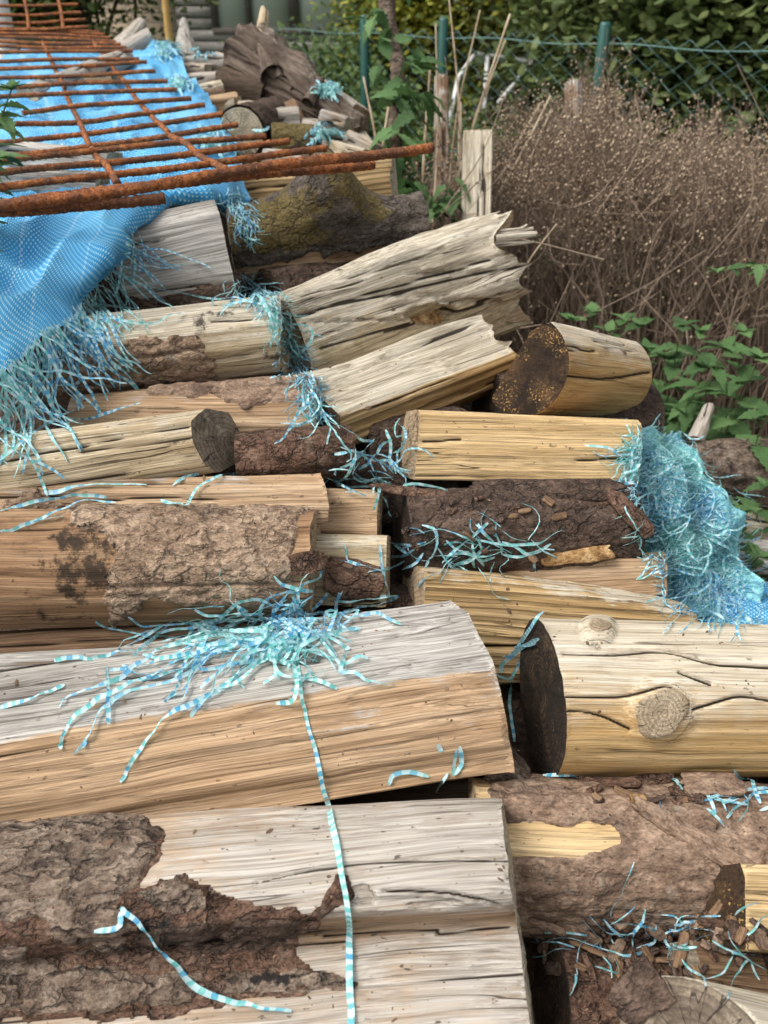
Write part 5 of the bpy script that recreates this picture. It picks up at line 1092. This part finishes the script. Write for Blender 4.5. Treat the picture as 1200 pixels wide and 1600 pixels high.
for k in range(1500):
    d = WR.uniform(2.15, 3.1); px_ = WR.uniform(640, 1330)
    ytop = np.interp(px_, [600, 680, 760, 830, 880, 960, 1050, 1130, 1230, 1330], [330, 300, 225, 150, 100, 105, 150, 165, 210, 240]) + abs(WR.normal(0, 80)) + (3.1 - d) * 60 + 75 * float(noise(np.array([px_ * .016, d * 3, 2.0])))
    if WR.random() < .3: ytop += WR.uniform(40, 220)
    top = P(px_ + WR.normal(0, 16), ytop, d); gx_ = top[0] + WR.normal(.06, .10); gy_ = top[1] + WR.normal(0, .08)
    gz_ = float(ground_z(np.array([gx_]), np.array([gy_]))[0]); base = np.array([gx_, gy_, gz_])
    if top[2] < gz_ + .12: continue
    mid_ = base * .5 + top * .5 + np.array([WR.normal(0, .05), WR.normal(0, .04), .02]); c = curve([base, mid_, top], 9); rd = WR.random()
    thin(c, np.linspace(.0024, .0008, 9) * WR.uniform(.7, 1.3), A, rd)
    H = top[2] - gz_
    for j in range(WR.integers(5, 11)):
        t = WR.uniform(.7, 1.0); p = c[min(8, int(t * 8))]; b = WR.uniform(0, 6.28); l = WR.uniform(.05, .16)
        e = p + l * np.array([math.cos(b) * .6, math.sin(b) * .6, .8]); thin(curve([p, (p + e) / 2 + np.array([math.cos(b), math.sin(b), -.3]) * l * .12, e], 4), .0009, A, min(1, rd + .1))
        for q in range(WR.integers(1, 6) if ytop < 300 else WR.integers(0, 2)):
            o_ = e + WR.normal(0, .014, 3) - np.array([0, 0, .012 * q]); B_.put(OCT * WR.uniform(.0020, .0050) + o_, OF, rnd=WR.random())
for k in range(420):     # bent and broken stalks lower down
    d = WR.uniform(2.0, 3.0); x0, y0 = WR.uniform(640, 1300), WR.uniform(300, 640); a = WR.normal(-1.3, .6); l = WR.uniform(60, 240)
    p0 = P(x0, y0, d); p1 = P(x0 + l * math.cos(a), y0 + l * math.sin(a), d + WR.normal(0, .1)); g = float(ground_z(p0[:1], p0[1:2])[0])
    if p0[2] < g: p0[2] = g
    thin(curve([p0, (p0 + p1) / 2 + WR.normal(0, .03, 3), p1], 7), WR.uniform(.0007, .0017), A, WR.random())
wr_ = empty('dry_weeds', (1.0, 2.8, .4), 'brown dead weed thicket with tan seed heads along the fence', 'weeds'); wr_['kind'] = 'stuff'
o1 = tag(add('stems', A.mesh('stems', M['dry']), wr_), kind='stuff'); o1.location = (-1.0, -2.8, -.4)
o2 = tag(add('seed_heads', B_.mesh('seed_heads', M['pod'], False), wr_), kind='stuff'); o2.location = (-1.0, -2.8, -.4)
M['cane'] = simple_mat('straw_cane', [(.22, .16, .10), (.40, .31, .21), (.5, .42, .3)], 20, .85, .2)
for k, (a_, b_, d, r, lab) in enumerate([((676, 330), (681, 38), 2.3, .0045, 'straight pale dead cane beside the sapling'), ((712, 330), (700, -20), 2.35, .004, 'tall pale dead cane rising past the fence top'), ((706, 150), (750, 16), 2.3, .0042, 'short dead cane leaning right above the crossing canes'), ((690, 320), (797, 22), 2.25, .0055, 'long dead cane leaning right across the white frame'), ((706, 110), (790, 62), 2.28, .004, 'dead twig crossing the long leaning cane'), ((660, 300), (672, 110), 2.3, .005, 'stout dead stem behind the sapling leaves'), ((740, 360), (860, 150), 2.4, .005, 'dead cane slanting through the dry weeds'), ((770, 330), (862, 170), 2.42, .005, 'dead straw stem bundled with the slanting cane'), ((752, 340), (845, 160), 2.45, .004, 'thin straw stem beside the slanting cane'), ((728, 300), (720, 160), 2.5, .006, 'pale dead stalk beside the timber post'), ((600, 250), (568, 120), 2.5, .005, 'dead stalk leaning left of the sapling'), ((590, 240), (612, 140), 2.45, .006, 'thick dead stalk close left of the sapling'), ((870, 350), (790, 470), 2.0, .002, 'thin arching dead twig over the weeds')]):
    p0, p1 = P(*a_, d), P(*b_, d + .05); p0[2] = min(p0[2], 1.0) if k < 12 else p0[2]
    V, fq = tube(curve([p0, (p0 + p1) / 2 + VR.normal(0, .012, 3), p1], 24) - p0, np.linspace(r, r * .6, 24) * (1 + .1 * np.sin(np.arange(24) * 1.5)), 6)
    tag(add('dead_cane', mesh_np('dead_cane', V, fq, M['cane']), None, p0), lab, 'cane', 'dead canes by the fence')
# timber stakes
log('pale square timber post standing at the edge of the weeds', (742, 470, 2.1), (747, 216, 2.14), [(-30, 22, .7), (24, 22, .7), (24, -22, .7), (-30, -22, .7)], mat='pale', end='endpale', name='timber_post', cat='post', soft=1.2, lump=1.5, ridge=1, pith=(0, -80), torn=(1, 1.5), cracks=3, sp=3.4)
log('blurred weathered stake behind the canes', (688, 330, 2.75), (690, 122, 2.8), circ(13, .5, n=12), circ(12, .5, n=12), mat='dullbrown', end='endgrey', name='timber_stake', cat='stake', sp=4)
log('grey-brown stake sunk in the dry weeds', (900, 420, 2.75), (897, 132, 2.8), circ(16, .5, n=12), circ(15, .5, n=12), mat='dullbrown', end='endgrey', name='timber_stake', cat='stake', sp=4)

# ---------------------------------------------------------------- green wire fence
M['gpost'] = simple_mat('green_coated_steel', [(.008, .06, .05), (.014, .09, .072)], 30, .45, .1, spec=.5)
M['gwire'] = simple_mat('green_coated_wire', [(.09, .20, .185), (.15, .27, .25)], 30, .5, .1, spec=.5)
FA, FB_ = np.array([-.62, 4.95 + .55]), np.array([2.6, 2.35])          # ends in plan
def fpos(px):      # where the sight line through a pixel column meets the fence's vertical plane
    dv = FB_ - FA; r = (px - 600) / F
    t = np.linspace(0, 1, 2000); pts = FA + dv * t[:, None]; z = 1.35
    q = np.stack([pts[:, 0], pts[:, 1], np.full(2000, z)], -1); xs = proj(q)[0]; return pts[np.argmin(abs(xs - px))]
fr_ = empty('wire_fence', (FA[0], FA[1], .4), 'green chain-link wire fence on round green posts', 'fence'); fo = np.array(fr_.location)
TOPZ = 1.42
for px_ in (570, 692, 940, 1420):
    q = fpos(px_); V, fq = tube(np.array([[q[0], q[1], .3], [q[0], q[1], 1.0], [q[0], q[1], TOPZ + .05], [q[0], q[1], TOPZ + .062]]) - fo, [.024, .024, .024, .018], 16); add('post', mesh_np('post', V, fq, M['gpost']), fr_)
Lf = np.linalg.norm(FB_ - FA); df = (FB_ - FA) / Lf; nf_ = np.array([-df[1], df[0]])
for z in (TOPZ - .02, .9): 
    t = np.linspace(0, Lf, 40); V, fq = tube(np.stack([FA[0] + df[0] * t, FA[1] + df[1] * t, z + .006 * np.sin(t * 9)], -1) - fo, .0022, 5); add('line_wire', mesh_np('line_wire', V, fq, M['gwire']), fr_)
PW = .027; zz = np.arange(.42, TOPZ + .03, .036)
for k in range(int(Lf / (2 * PW))):
    t = (k + .5) * 2 * PW + PW * .98 * np.where((np.arange(len(zz)) + k) % 2 == 0, 1, -1); off = .003 * np.where(np.arange(len(zz)) % 4 < 2, 1, -1)
    pts = np.stack([FA[0] + df[0] * t + nf_[0] * off, FA[1] + df[1] * t + nf_[1] * off, zz], -1) - fo
    V, fq = tube(pts, .0019, 4, cap=False); add('mesh_wire', mesh_np('mesh_wire', V, fq, M['gwire']), fr_)
# white tube frame beyond the fence
M['wht'] = simple_mat('white_painted_tube', [(.62, .62, .6), (.75, .75, .74)], 20, .5, .1)
gr_ = empty('goal_frame', P(760, 170, 5.6), 'white tubular goal frame on the lawn beyond the fence', 'goal'); go = np.array(gr_.location)
for pts in ([P(700, 200, 5.4), P(716, 122, 5.5), P(742, 84, 5.6), P(832, 97, 5.7), P(780, 160, 5.3)], [P(762, 86, 5.62), P(757, 170, 5.5)], [P(852, 100, 5.9), P(846, 160, 5.7)]):
    V, fq = tube(np.array(pts) - go, .016, 8); add('tube', mesh_np('tube', V, fq, M['wht']), gr_)

# ---------------------------------------------------------------- house, wall, posts at the back
M['board'] = wood_mat('grey_weatherboard', [(.16, .15, .14), (.25, .235, .22), (.33, .32, .30)], stain=.2, speck=.1, crack=.3)
M['frame'] = simple_mat('dark_window_frame', [(.10, .085, .07), (.16, .14, .12)], 20)
gl = NT('window_glass'); gl.done((.55, .62, .56), None, .12); gl.b.inputs['Specular IOR Level'].default_value = .8; M['glass'] = gl.m
M['plain'] = simple_mat('house_core', [(.14, .13, .12), (.18, .17, .16)], 10); M['roof'] = simple_mat('roof_tiles', [(.10, .07, .06), (.18, .12, .1)], 14)
hr = empty('house', (-1.2, 10, .38), 'grey weatherboarded house with a wide window behind the trees', 'house'); ho = np.array(hr.location)
def boxm(nm, x0, x1, y0, y1, z0, z1, mat, parent, off, bev=.004):
    V = np.array([[x, y, z] for x in (x0, x1) for y in (y0, y1) for z in (z0, z1)]) - off
    Fq = np.array([[0, 1, 3, 2], [4, 6, 7, 5], [0, 4, 5, 1], [2, 3, 7, 6], [0, 2, 6, 4], [1, 5, 7, 3]])
    return add(nm, mesh_np(nm, V, Fq, M[mat], False, {'w': np.full(8, .7), 'stain': np.zeros(8), 'moss': np.zeros(8)}), parent)
boxm('wall', -2.15, 1.6, 10.06, 13, .3, 3.2, 'plain', hr, ho)
bh = .105
for k in range(26):
    z0 = .4 + k * bh; z1 = z0 + bh - .012
    if z0 < 1.2: boxm('board', -2.16, 1.6, 10.0 + .004 * (k % 3), 10.06, z0, z1, 'board', hr, ho)
    elif z0 > 2.35: boxm('board', -2.16, 1.6, 10.0 + .004 * (k % 3), 10.06, z0, z1, 'board', hr, ho)
    else:
        boxm('board', -2.16, -1.78, 10.0 + .004 * (k % 3), 10.06, z0, z1, 'board', hr, ho); boxm('board', .42, 1.6, 10.0 + .004 * (k % 3), 10.06, z0, z1, 'board', hr, ho)
wn_ = boxm('window', -1.78, .42, 9.985, 10.055, 1.19, 1.25, 'frame', hr, ho)
for (x0, x1, z0, z1) in [(-1.78, -1.72, 1.25, 2.4), (-1.42, -1.37, 1.25, 2.4), (-.98, -.88, 1.25, 2.4), (-.3, -.24, 1.25, 2.4), (.36, .42, 1.25, 2.4)]: boxm('mullion', x0, x1, 9.985, 10.055, z0, z1, 'frame', wn_, ho)
for (x0, x1) in [(-1.72, -1.42), (-1.37, -.98), (-.88, -.3), (-.24, .36)]: boxm('pane', x0, x1, 10.02, 10.05, 1.25, 2.4, 'glass', wn_, ho)
V = np.array([[-2.5, 9.6, 3.1], [2, 9.6, 3.1], [2, 13.4, 3.1], [-2.5, 13.4, 3.1], [-2.5, 11.5, 4.6], [2, 11.5, 4.6]]) - ho
add('roof', mesh_np('roof', V, [np.array([[0, 1, 5, 4], [2, 3, 4, 5], [0, 3, 2, 1]]), np.array([[0, 4, 3], [1, 2, 5]])], M['roof'], False), hr)
bm_ = NT('old_tan_brick'); c = bm_.coord('Object', False); bt = bm_.n('ShaderNodeTexBrick'); bm_.L(bm_.scale(c, 1.0), bt.inputs[0])
bt.inputs['Scale'].default_value = 4; bt.inputs['Color1'].default_value = (.34, .27, .18, 1); bt.inputs['Color2'].default_value = (.26, .21, .15, 1); bt.inputs['Mortar'].default_value = (.16, .13, .1, 1)
mp_ = bm_.n('ShaderNodeMapping'); mp_.inputs['Rotation'].default_value = (math.pi / 2, 0, 0); bm_.L(c, mp_.inputs[0]); bm_.L(mp_.outputs[0], bt.inputs[0])
M['brick'] = bm_.done(bt.outputs['Color'], None, .9)
bw = empty('garden_wall', (-2.0, 7.4, .38), 'tan brick garden wall behind the pile crest', 'wall'); boxm('masonry', -2.3, -1.62, 7.3, 7.55, .3, 1.62, 'brick', bw, np.array(bw.location)); boxm('coping', -2.33, -1.59, 7.27, 7.58, 1.62, 1.68, 'plain', bw, np.array(bw.location))
M['yel'] = simple_mat('yellow_timber', [(.42, .25, .08), (.55, .35, .13)], 20)
yp = P(263, 48, 4.2); V, fq = tube(np.array([[0, 0, .38 - yp[2]], [0, 0, 0], [.01, 0, .5], [.01, 0, .9]]), .018, 8); tag(add('timber_pole', mesh_np('timber_pole', V, fq, M['yel']), None, yp), 'thin yellow timber pole behind the pile', 'pole')
wp_ = P(4, 40, 3.9); V, fq = tube(np.array([[0, 0, .38 - wp_[2]], [0, 0, 0], [0, 0, .3], [0, 0, .31]]), [.05, .05, .05, .035], 4); tag(add('white_post', mesh_np('white_post', V, fq, M['wht'], False), None, wp_), 'white painted gate post behind the upright mesh', 'post')

# ---------------------------------------------------------------- trees and hedges
def foliage(name, var, cols): M[name] = simple_mat(name, cols, 9, .6, .15, trans=.3, var=var)
foliage('leaf_dark', [(.04, .06, .018), (.10, .14, .042), (.23, .25, .09)], [(.05, .075, .022), (.13, .175, .058)])
foliage('leaf_mid', [(.05, .08, .02), (.10, .16, .04), (.17, .23, .07)], [(.06, .10, .026), (.13, .19, .06)])
foliage('leaf_yellow', [(.17, .18, .02), (.33, .33, .045), (.45, .42, .09)], [(.17, .19, .03), (.38, .37, .07)])
TR = np.random.default_rng(33)
def tree(label, c, rad, n, ls, mat, name='tree', trunk=.06, group=None, clumps=40, zmin=.45):
    c = np.asarray(c, float); rad = np.asarray(rad, float); gz = .36
    root = empty(name, (c[0], c[1], gz), label, 'tree', group); o = np.array(root.location)
    cl = nrm(TR.normal(size=(clumps, 3))) * (TR.random((clumps, 1)) ** .4) * rad + c; cl[:, 2] = np.maximum(cl[:, 2], zmin)
    A = Acc()
    tp = curve([o, o + (c - o) * .5 + TR.normal(0, .04, 3), c + np.array([0, 0, rad[2] * .5])], 14); V, fq = tube(tp - o, np.linspace(trunk, trunk * .3, 14), 9); A.put(V, fq)
    for q in cl[:: max(1, clumps // 22)]:
        k = min(13, 2 + int(11 * TR.random())); V, fq = tube(curve([tp[k], (tp[k] + q) / 2 + TR.normal(0, .05, 3), q], 7) - o, np.linspace(trunk * .35, trunk * .08, 7), 5); A.put(V, fq)
    zz_ = A.n; add('trunk', A.mesh('trunk', M['barkdark']), root)
    k = TR.integers(0, clumps, n); sp_ = rad.mean() * .27
    p = cl[k] + TR.normal(0, 1, (n, 3)) * sp_ * np.array([1, 1, .8]); p[:, 2] = np.maximum(p[:, 2], gz + .03)
    b = TR.uniform(0, 6.28, n); tl = TR.normal(-.35, .45, n); ex = nrm(np.stack([np.cos(b), np.sin(b), tl], -1)); ey = nrm(np.cross(ex, np.stack([TR.normal(0, .5, n), TR.normal(0, .5, n), np.ones(n)], -1))); ez = np.cross(ex, ey)
    s_ = (ls * TR.uniform(.6, 1.3, n))[:, None]
    Vv = np.stack([p, p + s_ * (.3 * ex + .26 * ey + .05 * ez), p + s_ * (.68 * ex + .2 * ey + .04 * ez), p + s_ * (ex - .08 * ez), p + s_ * (.68 * ex - .2 * ey + .04 * ez), p + s_ * (.3 * ex - .26 * ey + .05 * ez)], 1).reshape(-1, 3) - o
    i = np.arange(n)[:, None] * 6; f = np.concatenate([i + np.array([[0, 1, 2, 3]]), i + np.array([[0, 3, 4, 5]])])
    rn_ = np.repeat(np.clip(.5 + .28 * TR.normal(size=n) + .25 * (TR.random(clumps)[k] - .5), 0, 1), 6)
    add('crown', mesh_np('crown', Vv, f, M[mat], False, {'rnd': rn_}), root)
    return root
HG = 'dark broadleaf trees beyond the fence'
for (x, y, z, r, lab) in [(1.75, 6.2, 1.6, 1.0, 'dark broadleaf shrub filling the space right behind the white frame'), (2.6, 5.2, 1.7, 1.2, 'dark broadleaf shrub overhanging the fence'), (3.9, 4.4, 1.7, 1.2, 'dark broadleaf shrub beyond the end of the fence'), (2.2, 7.5, 2.6, 1.6, 'taller dark tree behind the hedge')]:
    tree(lab, (x, y, z), (r, r, r * 1.15), 17000, .08, 'leaf_dark', group=HG, clumps=90)
tree('yellow-green autumn tree between the house and the hedge', (.44, 7.0, 1.6), (.55, .35, .9), 12000, .06, 'leaf_yellow', clumps=60)
tree('mid-green shrub in front of the house window', (-.62, 6.6, .8), (.42, .5, .55), 7000, .06, 'leaf_mid', name='shrub', clumps=50)
tree('light green shrub left of the fence end', (.0, 7.2, 1.25), (.42, .5, .8), 8000, .06, 'leaf_mid', name='shrub', clumps=45)
tree('green bush behind the driftwood stump', (-.15, 5.9, .6), (.8, .4, .45), 8000, .05, 'leaf_mid', name='shrub', clumps=50, zmin=.4)
tree('dense evergreen overhanging the far left of the pile', (-1.75, 5.6, 1.85), (.55, .5, .5), 10000, .05, 'leaf_dark', clumps=50)
tree('green bush behind the upright mesh panel', (-2.5, 5.4, 1.4), (.6, .5, .8), 8000, .06, 'leaf_mid', name='shrub', clumps=45)
BG_ = 'background trees'
for k, (x, y, s_, lab) in enumerate([(-7, 14, 1.1, 'large background tree far left beyond the house'), (-3.6, 15.5, 1.2, 'large background tree behind the garden wall'), (3.2, 12, 1.1, 'large background tree right of the house'), (6.2, 11, 1.2, 'large background tree behind the dark hedge'), (9.5, 9.5, 1.2, 'large background tree far right'), (1.3, 16, 1.4, 'large background tree rising behind the house'), (-6.0, 9.2, .9, 'background tree left of the brick wall')]):
    tree(lab, (x, y, 3.0 * s_), (2.2 * s_, 1.8 * s_, 2.8 * s_), 9000, .24, 'leaf_dark' if k % 2 else 'leaf_mid', trunk=.18, group=BG_, clumps=80, zmin=.6)
